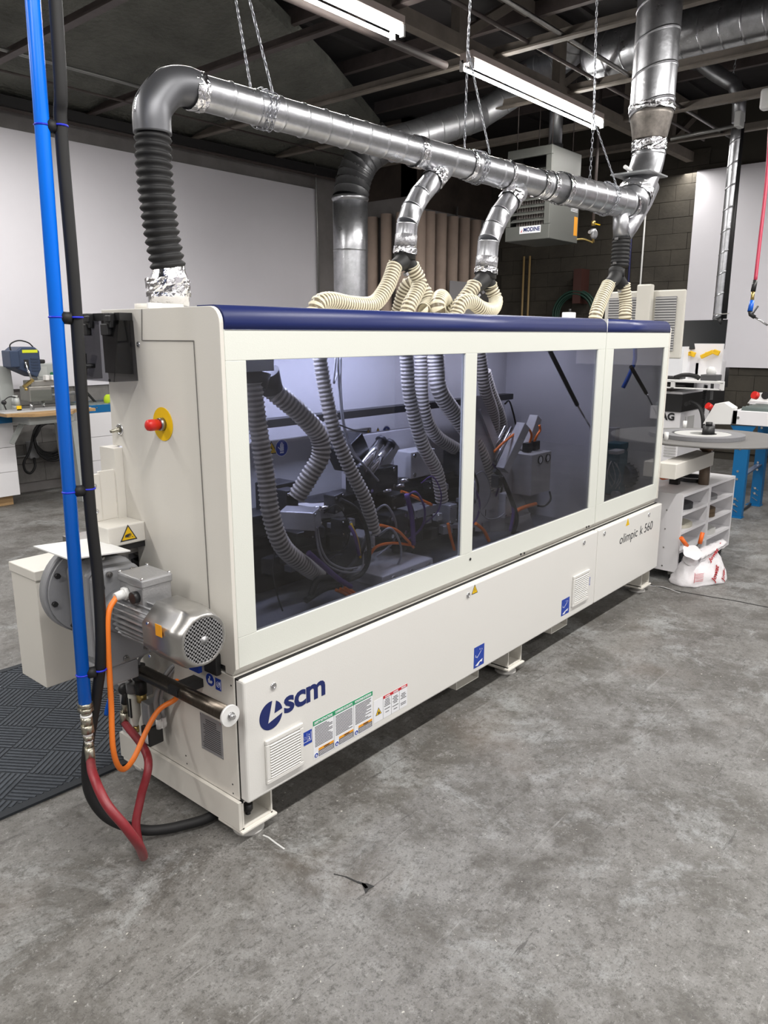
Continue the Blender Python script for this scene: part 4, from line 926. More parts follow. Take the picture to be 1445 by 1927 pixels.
# pneumatic cylinders and connector blocks
def block_at(name, c, a, b, d, m, bev=.004, screws=True, parent=None):
    a, b, d = V(a), V(b), V(d); o = MB().obox(c, a, b, d).build(name, m, parent or M, bev)
    if screws:
        for i in (-1, 1):
            for j in (-1, 1):
                q = V(c) - b + a * .72 * i + d * .72 * j; MB().cyl(q, q - b.normalized() * .004, min(a.length, d.length) * .17, n=10).build('corner_screw', CHROME, o)
    return o
block_at('pneumatic_cylinder', (0.4374, 0.16, 0.9754), (.028, .012, .005), (-.03, .055, .0), (.0, .004, .032), ALU)
block_at('pneumatic_cylinder', (0.7903, 0.2, 0.8148), (.03, .0, .006), (0, .04, 0), (-.004, 0, .032), ALU)
block_at('servo_head', (0.6771, 0.2, 0.8944), (.022, 0, .0), (0, .03, 0), (.0, .0, .032), MACHD)
block_at('servo_head', (0.6854, 0.24, 0.9803), (.026, 0, .004), (0, .03, 0), (.0, .0, .036), MACHD)
block_at('connector_block', (0.5551, 0.18, 0.9009), (.013, .02, .0), (.0, .012, 0), (.006, .0, .02), BLACK, screws=False)
block_at('motor_bracket', (0.4833, 0.28, 1.0081), (.03, 0, .0), (0, .03, 0), (.0, .0, .05), MACHD)
block_at('motor_bracket', (0.684, 0.32, 0.9375), (.09, 0, -.01), (0, .05, 0), (.0, .0, .025), GREYL, screws=False)
block_at('motor_bracket', (1.0942, 0.3, 0.9159), (.05, 0, 0), (0, .05, 0), (.0, .0, .03), BLACK)
block_at('gear_housing', (0.8747, 0.34, 1.1431), (.05, 0, .03), (0, .06, 0), (-.03, .0, .05), BLACK, screws=False)
block_at('gear_housing', (1.2602, 0.3, 0.8404), (.09, 0, .0), (0, .06, 0), (.0, .0, .02), ALU)
block_at('gear_housing', (1.5034, 0.3, 0.7854), (.03, 0, .0), (0, .04, 0), (.0, .0, .045), ALU)
block_at('milling_unit', (1.0294, 0.26, 0.8291), (.06, 0, .0), (0, .06, 0), (.0, .0, .05), MACHD)
block_at('milling_unit', (1.0198, 0.34, 1.0139), (.10, 0, .0), (0, .06, 0), (.0, .0, .05), MACHD)
block_at('milling_unit', (1.3588, 0.38, 1.0354), (.09, 0, .0), (0, .05, 0), (.0, .0, .06), GREYL)
block_at('milling_unit', (1.6581, 0.36, 1.0003), (.04, 0, .0), (0, .05, 0), (.0, .0, .06), MACHD)
block_at('cutter_guard', (0.5498, 0.3, 0.8612), (.05, 0, .0), (0, .05, 0), (.0, .0, .03), BLACK, screws=False)
block_at('cutter_guard', (0.7994, 0.32, 0.718), (.12, 0, .0), (0, .05, 0), (.0, .0, .05), MACHD, screws=False)
block_at('cutter_guard', (0.5373, 0.4, 0.9719), (.06, 0, .0), (0, .05, 0), (.0, .0, .09), MACHD, screws=False)
for q0_, q1_ in (((0.8372, 0.24, 1.0855), (1.0052, 0.28, 1.1736)), ((0.9193, 0.28, 1.0527), (1.1068, 0.32, 1.1459))):
    cyl = MB().cyl(q0_, q1_, .022, n=20).build('chrome_cylinder', CHROME, M)
    MB().cyl(q1_, V(q1_) + (V(q1_) - V(q0_)).normalized() * .015, .026, n=8).cyl(q0_, V(q0_) - (V(q1_) - V(q0_)).normalized() * .015, .026, n=8).build('cylinder_end', MACHD, cyl)
MB().bar((1.0265, 0.34, 1.0016), (1.1661, 0.34, 1.1447), .03, .05).build('slide_rail', GREYL, M)
# cylinder on the slide with knobs
for k, q in enumerate(((0.5049, 0.22, 0.9795), (0.545, 0.22, 0.9805), (0.5858, 0.22, 0.9754), (0.9718, 0.24, 0.9775), (1.057, 0.24, 0.9869), (1.0813, 0.24, 1.006))):
    MB().cyl(q, V(q) + V((.03, -.02, .004)), .007, n=10).build('air_fitting', CHROME, M)
def cable(pts, r, m, name='cable'): return MB().tube(curve(pts, 7), r, 8).build(name, m, M)
cable([(0.7402, 0.26, 1.5249), (0.7437, 0.26, 1.4074), (0.7434, 0.24, 1.269), (0.7676, 0.22, 1.1669), (0.8524, 0.22, 1.0942), (0.9223, 0.22, 1.0312)], .004, GREYC)
cable([(0.765, 0.27, 1.5243), (0.7628, 0.27, 1.406), (0.7598, 0.25, 1.2669), (0.7874, 0.23, 1.1637), (0.8793, 0.23, 1.0811)], .004, GREYC)
cable([(0.7392, 0.27, 1.5248), (0.7155, 0.26, 1.4284), (0.7599, 0.28, 1.4652)], .004, GREYC)
cable([(0.4847, 0.14, 0.9505), (0.4835, 0.12, 0.8567), (0.5222, 0.12, 0.7946), (0.6048, 0.12, 0.7468), (0.6833, 0.12, 0.7301), (0.7387, 0.14, 0.7449), (0.7744, 0.18, 0.8151)], .004, GREYC)
cable([(0.4952, 0.14, 0.9486), (0.4943, 0.12, 0.8642), (0.536, 0.12, 0.8014), (0.6136, 0.12, 0.757), (0.6835, 0.12, 0.7447)], .004, GREYC)
cable([(0.6166, 0.14, 1.0157), (0.6861, 0.12, 0.9668), (0.7388, 0.12, 0.8749), (0.7502, 0.12, 0.7674), (0.7071, 0.12, 0.7138), (0.633, 0.12, 0.7068)], .009, RUBBER)
cable([(0.4313, 0.12, 0.8583), (0.4855, 0.11, 0.8051), (0.5555, 0.1, 0.7384), (0.6258, 0.1, 0.6879)], .010, PURPLE)
cable([(0.4586, 0.14, 0.6898), (0.5002, 0.14, 0.7396), (0.6111, 0.14, 0.7225), (0.6996, 0.14, 0.7644), (0.7833, 0.16, 0.8382)], .012, RUBBER)
cable([(0.4319, 0.14, 0.6769), (0.5263, 0.14, 0.6964), (0.6104, 0.14, 0.6873)], .012, RUBBER)
cable([(0.6935, 0.16, 0.9082), (0.6956, 0.13, 0.8507), (0.7127, 0.13, 0.7739)], .005, YELLOW)
cable([(0.6875, 0.16, 0.899), (0.684, 0.13, 0.8634), (0.7068, 0.13, 0.7857)], .007, PURPLE)
for k in range(3): cable([((0.5668, 0.12, 0.6863), (0.5895, 0.12, 0.6846), (0.6123, 0.12, 0.6828))[k], ((0.6177, 0.12, 0.6564), (0.6323, 0.12, 0.6609), (0.6528, 0.12, 0.6598))[k], ((0.661, 0.12, 0.611), (0.682, 0.12, 0.6138), (0.7001, 0.12, 0.6175))[k]], .006, ORANGE, 'orange_cable')
cable([(0.8433, 0.2, 0.7422), (0.869, 0.18, 0.7779), (0.9686, 0.18, 0.7704), (1.1168, 0.2, 0.7265)], .006, ORANGE, 'orange_cable')
cable([(0.9086, 0.2, 0.8548), (0.9854, 0.18, 0.8233), (1.0554, 0.18, 0.7684), (1.128, 0.2, 0.7147)], .006, ORANGE, 'orange_cable')
cable([(1.0922, 0.24, 0.9589), (1.183, 0.24, 0.9215), (1.3058, 0.24, 0.8657)], .007, ORANGE, 'orange_cable')
cable([(1.3781, 0.2, 0.7734), (1.4008, 0.2, 0.7068), (1.4324, 0.2, 0.6372)], .007, ORANGE, 'orange_cable')
cable([(1.0534, 0.18, 0.9616), (1.09, 0.18, 0.8535), (1.1024, 0.18, 0.7355)], .010, PURPLE)
cable([(0.3385, 0.18, 0.9055), (0.3027, 0.16, 0.8223), (0.3004, 0.14, 0.7317), (0.3045, 0.12, 0.6775)], .003, RUBBER)
cable([(0.6425, 0.16, 1.2837), (0.8734, 0.3, 1.2322), (0.943, 0.3, 1.2215)], .003, RUBBER)
# ---- middle window
sp = MB().prism([(1.617, 0.2, 1.3299), (1.6499, 0.2, 1.2914), (2.1939, 0.2, 0.5764), (1.5817, 0.2, 0.6963), (1.5521, 0.2, 1.3337)], (0, .03, 0)).build('slanted_plate', GREYP, M)
MB().bar((1.595, 0.195, 1.2712), (1.815, 0.195, 0.959), .02, .012).build('plate_edge', GREYL, sp)
MB().bar((1.6931, 0.12, 0.9836), (1.8367, 0.1, 1.1844), .05, .05).build('slide_beam', GREYL, M, bevel=.003)
MB().bar((2.0196, 0.2, 1.0267), (2.1279, 0.2, 1.1924), .05, .05).build('slide_beam', GREYL, M, bevel=.003)
MB().cyl((1.6939, 0.16, 1.0221), (1.8263, 0.16, 1.1681), .012, n=14).cyl((1.7446, 0.2, 1.0707), (1.8334, 0.2, 1.1695), .010, n=12).build('chrome_cylinder', CHROME, M)
MB().prism([(1.8302, 0.22, 0.9674), (1.9942, 0.22, 1.1218), (2.0519, 0.22, 1.0484), (2.0182, 0.22, 0.8047), (1.8878, 0.22, 0.8388)], (0, .04, 0)).build('slide_housing', GREYL, M)
g1, g2, g3, g4 = V((1.9172, 0.09, 1.0333)), V((2.1086, 0.09, 1.0299)), V((2.1122, 0.09, 0.8296)), V((1.9247, 0.09, 0.8261))
gbx = MB().box(g1.x, g2.x, .09, .24, (g3.z + g4.z) / 2, (g1.z + g2.z) / 2).build('gauge_box', GREYL, M, bevel=.003, label='pale grey box with two round pressure gauges')
for q in ((1.991, 0.089, 1.0009), (2.0659, 0.089, 1.0013)):
    gg = MB().lathe(q, (0, -1, 0), [(0, .021), (.006, .021), (.006, .018), (.003, .0175)], 24, cap=False).build('pressure_gauge', BLACK, gbx)
    MB().disc(V(q) + V((0, -.002, 0)), (0, -1, 0), .018, 24, t=.001).build('gauge_face', STICKW, gg)
    MB().bar(V(q) + V((0, -.0035, 0)), V(q) + V((-.006, -.0035, -.012)), .002, .0006, (0, 1, 0)).build('needle', INK, gg)
for q in ((1.987, 0.16, 1.0343), (2.0605, 0.16, 1.0368)): MB().box(-.022, .022, -.018, .018, 0, .045).build('cable_plug', BLACK, gbx, bevel=.003).location = V(q) - WL[gbx.name]
cable([(2, 0.16, 1.0649), (1.9866, 0.14, 1.121), (1.9147, 0.13, 1.1625), (1.8002, 0.12, 1.1483), (1.6849, 0.12, 1.1097), (1.6185, 0.12, 1.08)], .006, ORANGE, 'orange_cable')
cable([(2.0471, 0.16, 1.0679), (2.0399, 0.14, 1.1106), (2.0697, 0.14, 1.1344), (2.0619, 0.14, 1.1618)], .006, ORANGE, 'orange_cable')
cable([(2.0245, 0.12, 0.7676), (1.8865, 0.11, 0.7733), (1.7953, 0.1, 0.764), (1.7903, 0.1, 0.6988)], .010, ORANGE, 'orange_cable')
cable([(1.5116, 0.14, 0.7579), (1.5648, 0.13, 0.7165), (1.6134, 0.13, 0.6553)], .008, ORANGE, 'orange_cable')
cable([(1.5919, 0.1, 0.9993), (1.6468, 0.09, 0.9558), (1.7176, 0.08, 0.8451), (1.7732, 0.08, 0.7447), (1.7445, 0.08, 0.6714)], .011, RUBBER)
cable([(1.6161, 0.1, 0.9713), (1.698, 0.09, 0.8852), (1.7408, 0.08, 0.7896), (1.7191, 0.08, 0.6895)], .008, PURPLE)
cable([(1.4333, 0.1, 0.9727), (1.4446, 0.09, 0.8639), (1.5219, 0.09, 0.7889), (1.6125, 0.09, 0.7724), (1.6812, 0.09, 0.7857)], .003, GREYC)
cable([(2.2012, 0.14, 0.801), (2.1795, 0.12, 0.7645), (2.1199, 0.12, 0.7404), (2.0474, 0.12, 0.7527)], .005, RUBBER)
cable([(2.3141, 0.5, 1.2307), (2.3578, 0.5, 1.2426), (2.4018, 0.5, 1.1804), (2.449, 0.5, 1.0863)], .005, RUBBER)
MB().prism([(1.8567, 0.12, 0.7233), (1.9747, 0.12, 0.7294), (1.9771, 0.12, 0.7014), (1.8594, 0.12, 0.6878)], (0, .08, 0)).build('cable_bracket', GREYL, M)
c1, c2 = V((2.7163, 0.4, 0.9345)), V((3.0355, 0.4, 0.7742))
MB().box(c1.x, c2.x, .40, .55, c2.z, c1.z).prism([(c1.x, .42, c1.z), (c2.x, .42, c1.z), (c2.x, .55, c1.z + .10), (c1.x, .55, c1.z + .10)], (0, .01, 0)).build('cover_box', GREYL, M, bevel=.003)
c1, c2 = V((2.6037, 0.34, 0.8225)), V((2.9961, 0.34, 0.5332))
MB().box(c1.x, c2.x, .34, .55, .60, c1.z).build('cover_box', GREYL, M, bevel=.003)
def strut(a, b, c):
    o = MB().cyl(a, b, .011, n=16).build('gas_strut', BLACK, M); MB().cyl(b, c, .005, n=10).build('strut_rod', CHROME, o); MB().ball(c, .009).build('strut_joint', STEEL, o)
strut((1.9705, 0.06, 1.5412), (2.2803, 0.05, 1.2529), (2.4245, 0.035, 1.1212))
strut((2.9427, 0.06, 1.4255), (3.1725, 0.05, 1.2626), (3.3277, 0.035, 1.125))
block_at('connector_block', (1.6177, 0.1, 0.9462), (.02, 0, .0), (0, .02, 0), (.0, .0, .03), MACHD)
block_at('motor_bracket', (1.7608, 0.14, 0.8036), (.03, 0, .0), (0, .02, 0), (.0, .0, .06), GREYL)
# ---- right window
mo = MB().cyl((3.2124, 0.2, 0.7462), (3.4745, 0.2, 0.7104), .07, n=28).build('unit_motor', MOTB, M, label='dark blue grey motor')
m0_, m1_ = V((3.2124, 0.2, 0.7462)), V((3.4745, 0.2, 0.7104))
for k in range(18):
    a = 2 * math.pi * k / 18; d = V((0, math.cos(a), math.sin(a)))
    MB().obox((m0_ + m1_) / 2 + d * .074, (.09, 0, 0), d * .008, d.cross(V((1, 0, 0))) * .002).build('cooling_fin', MOTB, mo)
MB().lathe(m1_, (1, 0, 0), [(-.01, .082), (.06, .082), (.085, .07), (.088, .05), (.088, .0001)], 28, cap=False).build('fan_cowl', mat('cowl_dark', (.16, .17, .19), .35, .6), mo)
block_at('unit_bracket', (3.1951, 0.22, 0.7903), (.06, 0, .0), (0, .05, 0), (.0, .0, .16), TEAL)
block_at('valve_terminal', (3.0564, 0.16, 0.9128), (.05, 0, .0), (0, .03, 0), (.0, .0, .012), GREYL, screws=False)
block_at('cover_box', (3.3361, 0.3, 0.9777), (.06, 0, .0), (0, .03, 0), (.0, .0, .05), GREYL, screws=False)
block_at('unit_bracket', (3.3441, 0.3, 0.568), (.10, 0, .0), (0, .05, 0), (.0, .0, .05), MACHD)
MB().tube(curve([(3.3923, 0.3, 1.3727), (3.4432, 0.3, 1.1675), (3.5696, 0.28, 0.9497), (3.6764, 0.26, 0.7782), (3.6694, 0.24, 0.6534)], 8), .032, 16).build('suction_pipe', RUBBER, M)
MB().tube(curve([(3.1748, 0.14, 1.5258), (3.1812, 0.14, 1.4477), (3.1043, 0.14, 1.3563), (3.0849, 0.16, 1.2938)], 8), .012, 12).build('air_hose', BLUEP, M)
mb = MB(); ribs(mb, [(3.5944, 0.22, 1.52), (3.6248, 0.22, 1.3669), (3.6123, 0.22, 1.1609)], .05, .022, .004, 18); mb.build('suction_hose', [GREYRIB, GREYWALL], M)
for k in range(5): cable([[(2.9299, 0.14, 0.8655), (2.961, 0.14, 0.8552), (2.9903, 0.14, 0.858), (2.9439, 0.14, 0.8702), (3.022, 0.14, 0.8476)][k], [(2.8528, 0.12, 0.7984), (2.9753, 0.12, 0.7654), (3.0318, 0.12, 0.7901), (2.87, 0.12, 0.8278), (3.0529, 0.12, 0.7545)][k], [(2.968, 0.14, 0.7153), (2.9695, 0.14, 0.7053), (3.0435, 0.14, 0.7139), (3.0114, 0.14, 0.7252), (3.0323, 0.14, 0.6893)][k]], .003, GREYC)
MB().cyl((2.9682, 0.12, 0.669), (3.0224, 0.12, 0.6605), .02, n=16).build('small_motor', ALU, M)
# small valve blocks, fittings and hose tails that crowd the tool units
random.seed(11)
for k in range(34):
    x = random.choice([random.uniform(.28, 1.15), random.uniform(1.3, 1.75)]); z = random.uniform(.68, .98); y = random.uniform(.20, .33)
    s_ = random.uniform(.010, .022); rz = random.uniform(-.5, .5)
    a = V((math.cos(rz) * s_ * 1.5, math.sin(rz) * s_, 0)); b = V((-math.sin(rz) * s_, math.cos(rz) * s_, 0))
    block_at('valve_block', (x, y, z), a, b, (0, 0, s_ * random.uniform(.7, 1.5)), random.choice([ALU, ALU, GREYL, BLACK, MACHD]), .002, screws=k % 3 == 0)
for k in range(12):
    x = random.uniform(.3, 1.7); z = random.uniform(.80, .98); y = random.uniform(.18, .26)
    cable([(x, y, z), (x + .03, y - .04, z + .03), (x + .08, y - .05, z - .05), (x + .10, y - .02, z - .14), (x + .04, y + .02, z - .2)], random.choice([.003, .005]), random.choice([GREYC, RUBBER, PURPLE, RUBBER]))
# ================================================================ LEFT SIDE
# ---- entrance mat with woven ridges
MATB = mat('mat_rubber', (.02, .024, .03), .8); MATR = mat('mat_ridge', (.062, .072, .088), .9, var=.35, scale=40, bump=.4, bscale=200)
mo0 = V((.006, .696, 0)); da = V((0.0062, 0.6962, 0)) - V((-0.4628, 0.7147, 0)); da.z = 0; da.normalize(); db = V((-da.y, da.x, 0))
mc = V((0.3207, 0.6847, 0)); LM, WM = 1.9, 1.22
mt = thing('floor_mat', mc - da * LM / 2 + db * WM / 2, 'dark blue grey ribbed rubber mat on the concrete floor behind the hoses', 'mat')
q = lambda u, v, z=0: mc - da * u + db * v + V((0, 0, z))
MB().prism([q(0, 0, .001), q(LM, 0, .001), q(LM, WM, .001), q(0, WM, .001)], (0, 0, .006)).build('mat_base', MATB, mt)
mb = MB()
for u0, u1, v0, v1 in ((0, LM, 0, .035), (0, LM, WM - .035, WM), (0, .035, 0, WM), (LM - .035, LM, 0, WM)):
    mb.prism([q(u0, v0, .006), q(u1, v0, .006), q(u1, v1, .006), q(u0, v1, .006)], (0, 0, .004))
mb.build('mat_border', MATB, mt)
mb = MB(); cs = .165; nr = 8; RA = math.radians(-37); cr, sr = math.cos(RA), math.sin(RA)
def clip_bar(a, b, w):
    d = (b[0] - a[0], b[1] - a[1]); t0, t1 = 0, 1
    for p, qq in ((-d[0], a[0] - .04), (d[0], LM - .04 - a[0]), (-d[1], a[1] - .04), (d[1], WM - .04 - a[1])):
        if abs(p) < 1e-9:
            if qq < 0: return
        else:
            r = qq / p
            if p < 0: t0 = max(t0, r)
            else: t1 = min(t1, r)
    if t1 - t0 < .05: return
    A = q(a[0] + d[0] * t0, a[1] + d[1] * t0, .006); B = q(a[0] + d[0] * t1, a[1] + d[1] * t1, .006)
    dd = (B - A).normalized(); s_ = V((-dd.y, dd.x, 0)) * w / 2; mb.prism([A - s_, B - s_, B + s_, A + s_], (0, 0, .004))
rt = lambda u, v: (u * cr - v * sr + .9, u * sr + v * cr + .6)
for i in range(-11, 12):
    for j in range(-11, 12):
        u0, v0 = i * cs, j * cs
        for k in range(nr):
            f_ = (k + .5) / nr * cs
            if (i + j) % 2: clip_bar(rt(u0 + .004, v0 + f_), rt(u0 + cs - .004, v0 + f_), .0115)
            else: clip_bar(rt(u0 + f_, v0 + .004), rt(u0 + f_, v0 + cs - .004), .0115)
mb.build('woven_ridge', MATR, mt, kind='stuff')
# ---- hanging services: blue pipe, black cable, spacers, fittings, red hose
bot = V((-0.3442, 0.2801, 0.534)); 
ap = thing('air_drop_pipe', bot - V((0, 0, .2)), 'bright blue vertical air pipe hanging at the left, metal coupling at its foot', 'pipe')
top = V((-.256, .308, 4.2))
MB().cyl(bot, top, .0188, n=20).build('blue_tube', BLUEPIPE, ap)
cps = [bot, top]
def along(z): return bot + (top - bot) * ((z - bot.z) / (top.z - bot.z))
z = bot.z
f = MB(); z0 = z
def fit_(r, h, n=24, m=NICKEL, nm='coupling'):
    global z0
    MB().cyl((bot.x, bot.y, z0), (bot.x, bot.y, z0 - h), r, n=n).build(nm, m, ap); z0 -= h
fit_(.022, .016, 6); fit_(.023, .012, 6); fit_(.014, .010); fit_(.017, .007, m=PTFE, nm='thread_tape'); fit_(.0175, .026); fit_(.0195, .026, 8); fit_(.014, .010, m=PTFE, nm='thread_tape'); fit_(.0155, .014, 6); fit_(.0125, .006, m=PTFE, nm='thread_tape'); fit_(.0125, .018); fit_(.0145, .048, 24, nm='ferrule')
e = V((bot.x, bot.y, z0))
rh = [e + V((0, 0, .02)), e, (-0.4087, 0.1418, 0.3772), (-0.425, 0.0515, 0.3363), (-0.4016, 0.0017, 0.2732), (-0.3583, 0.0136, 0.1825), (-0.2913, 0.1128, 0.0601), (-0.2431, 0.2172, 0.0232), (-0.2329, 0.2434, 0.0861), (-0.1997, 0.2601, 0.1536), (-0.1439, 0.2948, 0.2569), (-.06, .575, .25)]
P = [V(p) for p in curve(rh, 10)]
for p in P: p.z = max(p.z, .018)
MB().tube(P, .0135, 16).build('red_hose', REDHOSE, label='dark red rubber hose looping down to the floor and up to the air regulator', cat='hose')
# black cable
bk = [(-.20, .32, 4.2), (-0.257, 0.2622, 2.4156), (-0.2638, 0.277, 2.1239), (-0.2662, 0.2751, 1.7548), (-0.2735, 0.2732, 1.4141), (-0.2802, 0.2686, 1.1125), (-0.2777, 0.2652, 0.8892), (-0.2931, 0.2564, 0.68), (-0.305, 0.2918, 0.5185), (-0.328, 0.3077, 0.3983), (-0.3385, 0.3196, 0.3082), (-0.3379, 0.3151, 0.2087), (-0.2955, 0.2942, 0.1116), (-0.203, 0.2544, 0.0378), (-0.1087, 0.2018, 0.0228), (0.0016, 0.1641, 0.0132), (0.1464, 0.2048, -0.0177)]
P = [V(p) for p in curve(bk, 8)]
for p in P: p.z = max(p.z, .024)
MB().tube(P, .0165, 16).build('black_cable', RUBBER, label='thick black cable hanging beside the blue pipe and running under the machine', cat='cable')
SPG = 'black spacers strapped between blue pipe and black cable'
for lab, a, b in (('topmost black spacer with blue ties between pipe and cable', (-0.2932, 0.2957, 2.1239), (-0.2642, 0.2775, 2.1239)), ('second black spacer with blue ties, beside the smoked control cover', (-0.3041, 0.2972, 1.6477), (-0.2707, 0.2724, 1.6437)),
                  ('third black spacer with blue ties, above the white work plate', (-0.3174, 0.2934, 1.1708), (-0.2782, 0.2712, 1.1708)), ('lowest black spacer with blue ties, left of the fan motor', (-0.3374, 0.2803, 0.6238), (-0.2981, 0.2591, 0.6266))):
    a, b = V(a), V(b); a = along(a.z); m_ = a.lerp(b, .5); d = (b - a); L = d.length; d.normalize()
    t = thing('cable_spacer', m_ - V((0, 0, .02)), lab, 'spacer', SPG)
    MB().cyl(a + d * .012, b - d * .012, .0165, n=16).build('foam_spacer', RUBBER, t)
    MB().tube([a + V((math.cos(k * .5236) * .0185, math.sin(k * .5236) * .0185, 0)) for k in range(12)], .0028, 6, closed=True).tube([b + V((math.cos(k * .5236) * .0175, math.sin(k * .5236) * .0175, .004)) for k in range(12)], .0028, 6, closed=True).cyl(a, b, .0028, n=6).build('cable_tie', TIE, t)
# ---- back bench: drilling machine between two white cabinets with roller tracks
def cabinet(x0, x1, y0, y1, z0, z1, label, rows, tags=False):
    t = thing('drawer_cabinet', ((x0 + x1) / 2, (y0 + y1) / 2, z0), label, 'cabinet')
    MB().box(x0, x1, y0 + .02, y1, z0 + .10, z1).build('carcase', MELAM, t)
    MB().box(x0 + .04, x1 - .04, y0 + .08, y1 - .02, z0, z0 + .10).build('plinth', WOOD, t)
    h = (z1 - z0 - .10) / rows
    for k in range(rows):
        dr = MB().box(x0 + .001, x1 - .001, y0, y0 + .02, z0 + .10 + k * h + .002, z0 + .10 + (k + 1) * h - .002).build('drawer_front', MELAM, t, bevel=.001)
        if tags: MB().box(x1 - .10, x1 - .03, y0 - .001, y0, z0 + .10 + (k + 1) * h - .025, z0 + .10 + (k + 1) * h - .004).build('blue_tape', TIE, dr)
    return t
cabinet(.9, 1.87, 5.62, 6.15, 0, .80, 'white drawer cabinet at the left edge under the blue roller track', 3)
cabinet(2.60, 3.55, 5.55, 6.15, 0, .83, 'white drawer cabinet with blue tape corners, half hidden behind the machine', 3, True)
def track(x0, x1, label):
    t = thing('roller_track', ((x0 + x1) / 2, 5.85, .80 if x0 < 2 else .83), label, 'conveyor'); zb = .802 if x0 < 2 else .832
    for y in (5.56, 6.10): MB().box(x0, x1, y, y + .03, zb, zb + .075).build('side_rail', SHEETB, t)
    for i in range(int((x1 - x0) / .2)):
        x = x0 + .1 + i * .2; MB().cyl((x, 5.558, zb + .05), (x, 5.552, zb + .05), .007, n=8).build('rail_bolt', CHROME, t)
    i = 0
    while x0 + .04 + i * .075 < x1 - .03:
        x = x0 + .04 + i * .075; MB().cyl((x, 5.59, zb + .055), (x, 6.10, zb + .055), .025, n=12).build('roller', mat_roll, t); i += 1
mat_roll = mat('dusty_roller', (.16, .19, .18), .45, .4)
track(.9, 1.84, 'blue roller track at the left edge, left of the drilling machine'); track(2.60, 3.6, 'blue roller track right of the drilling machine, partly behind the black cable')
dm = thing('drilling_machine', (2.2, 5.75, 0), 'pale grey hinge drilling machine with dark blue motor, plywood table and chrome guards', 'drilling machine')
def at(y, px): return V(px)
MGREY = mat('machine_pale_grey', (.40, .42, .41), .45); MBLUE = mat('motor_navy', (.03, .05, .10), .45)
tblz = .885
MB().prism([(1.70, 5.25, tblz), (2.86, 5.22, tblz), (2.86, 5.62, tblz), (1.70, 5.62, tblz)], (0, 0, .028)).prism([(1.95, 5.10, tblz), (2.45, 5.10, tblz), (2.60, 5.25, tblz), (1.75, 5.25, tblz)], (0, 0, .028)).build('plywood_table', WOOD, dm)
MB().box(1.70, 2.86, 5.30, 5.62, tblz + .028, tblz + .034).build('table_top', GREYL, dm)
MB().box(1.70, 2.12, 5.44, 5.47, tblz + .034, tblz + .055).box(2.18, 2.66, 5.44, 5.47, tblz + .034, tblz + .055).build('fence', ALU, dm)
MB().box(1.95, 2.55, 5.22, 5.6, .80, .885).build('under_table', MGREY, dm, bevel=.01)
MB().cyl((2.42, 5.22, .845), (2.42, 5.15, .845), .028, n=18).build('hand_knob', mat('brown_knob', (.08, .04, .03), .5), dm)
MB().disc((2.42, 5.149, .845), (0, -1, 0), .022, 18).build('knob_cap', WHITEP, dm)
MB().prism([(1.93, 5.72, .90), (2.12, 5.72, .90), (2.10, 5.72, 1.43), (1.92, 5.72, 1.45)], (0, .22, 0)).build('column', MGREY, dm, bevel=.01)
mh = MB().prism([(2.03, 5.5, 1.42), (2.30, 5.5, 1.30), (2.36, 5.5, 1.40), (2.36, 5.5, 1.62), (2.30, 5.5, 1.67), (2.12, 5.5, 1.67), (2.05, 5.5, 1.62)], (0, .26, 0)).build('motor_housing', MBLUE, dm, bevel=.012)
MB().box(1.96, 2.08, 5.48, 5.66, 1.43, 1.63).build('switch_box', MBLUE, mh, bevel=.01)
MB().box(2.13, 2.33, 5.497, 5.50, 1.60, 1.635).build('yellow_label', mat('label_yellow', (.65, .70, .02), .5), mh)
MB().box(2.14, 2.20, 5.497, 5.50, 1.42, 1.52).build('black_label', BLACK, mh)
for k in range(5): MB().box(2.23, 2.33, 5.496, 5.50, 1.38 + k * .035, 1.395 + k * .035).build('housing_fin', mat_fin if k else (mat_fin := mat('motor_fin', (.02, .035, .07), .5)), mh)
MB().tube(curve([(2.02, 5.55, 1.62), (2.02, 5.55, 1.70), (2.13, 5.55, 1.745), (2.25, 5.55, 1.72), (2.31, 5.55, 1.67)], 6), .008, 8).build('motor_cord', RUBBER, mh)
MB().cyl((2.14, 5.47, 1.47), (2.19, 5.44, 1.24), .012, n=10).ball((2.14, 5.47, 1.48), .018).build('feed_lever', CHROME, dm)
MB().box(2.12, 2.42, 5.42, 5.62, 1.02, 1.20).box(2.16, 2.48, 5.44, 5.6, 1.20, 1.27).build('boring_head', mat('satin_head', (.35, .34, .32), .35, .6), dm, bevel=.008)
MB().box(2.12, 2.44, 5.40, 5.405, .98, 1.16).build('clear_guard', CLEAR, dm)
MB().bar((2.07, 5.45, 1.20), (2.20, 5.45, 1.28), .04, .03).cyl((2.08, 5.42, 1.16), (2.08, 5.42, 1.19), .02, n=10).build('stop_arm', BRASS, dm)
for x in (2.34, 2.42): MB().box(x, x + .05, 5.40, 5.46, 1.27, 1.33).build('limit_switch', WHITEP, dm, bevel=.004)
MB().cyl((2.18, 5.5, .91), (2.18, 5.5, 1.0), .02, n=12).cyl((2.34, 5.5, .91), (2.34, 5.5, 1.02), .02, n=12).build('guide_rod', CHROME, dm)
for x in (1.98, 2.58):
    hc = MB().cyl((x, 5.5, .92), (x, 5.5, .99), .045, n=18).cyl((x, 5.5, .99), (x, 5.5, 1.07), .05, .04, 18).cyl((x, 5.5, 1.07), (x, 5.5, 1.10), .03, n=14).build('hold_down_clamp', MGREY, dm)
    MB().box(x - .03, x + .03, 5.44, 5.45, .925, .98).build('yellow_sign', YELLOW, hc)
MB().ball((1.80, 5.45, 1.03), .03).cyl((1.80, 5.45, 1.0), (1.84, 5.48, .93), .008, n=8).build('ball_handle', BLACK, dm)
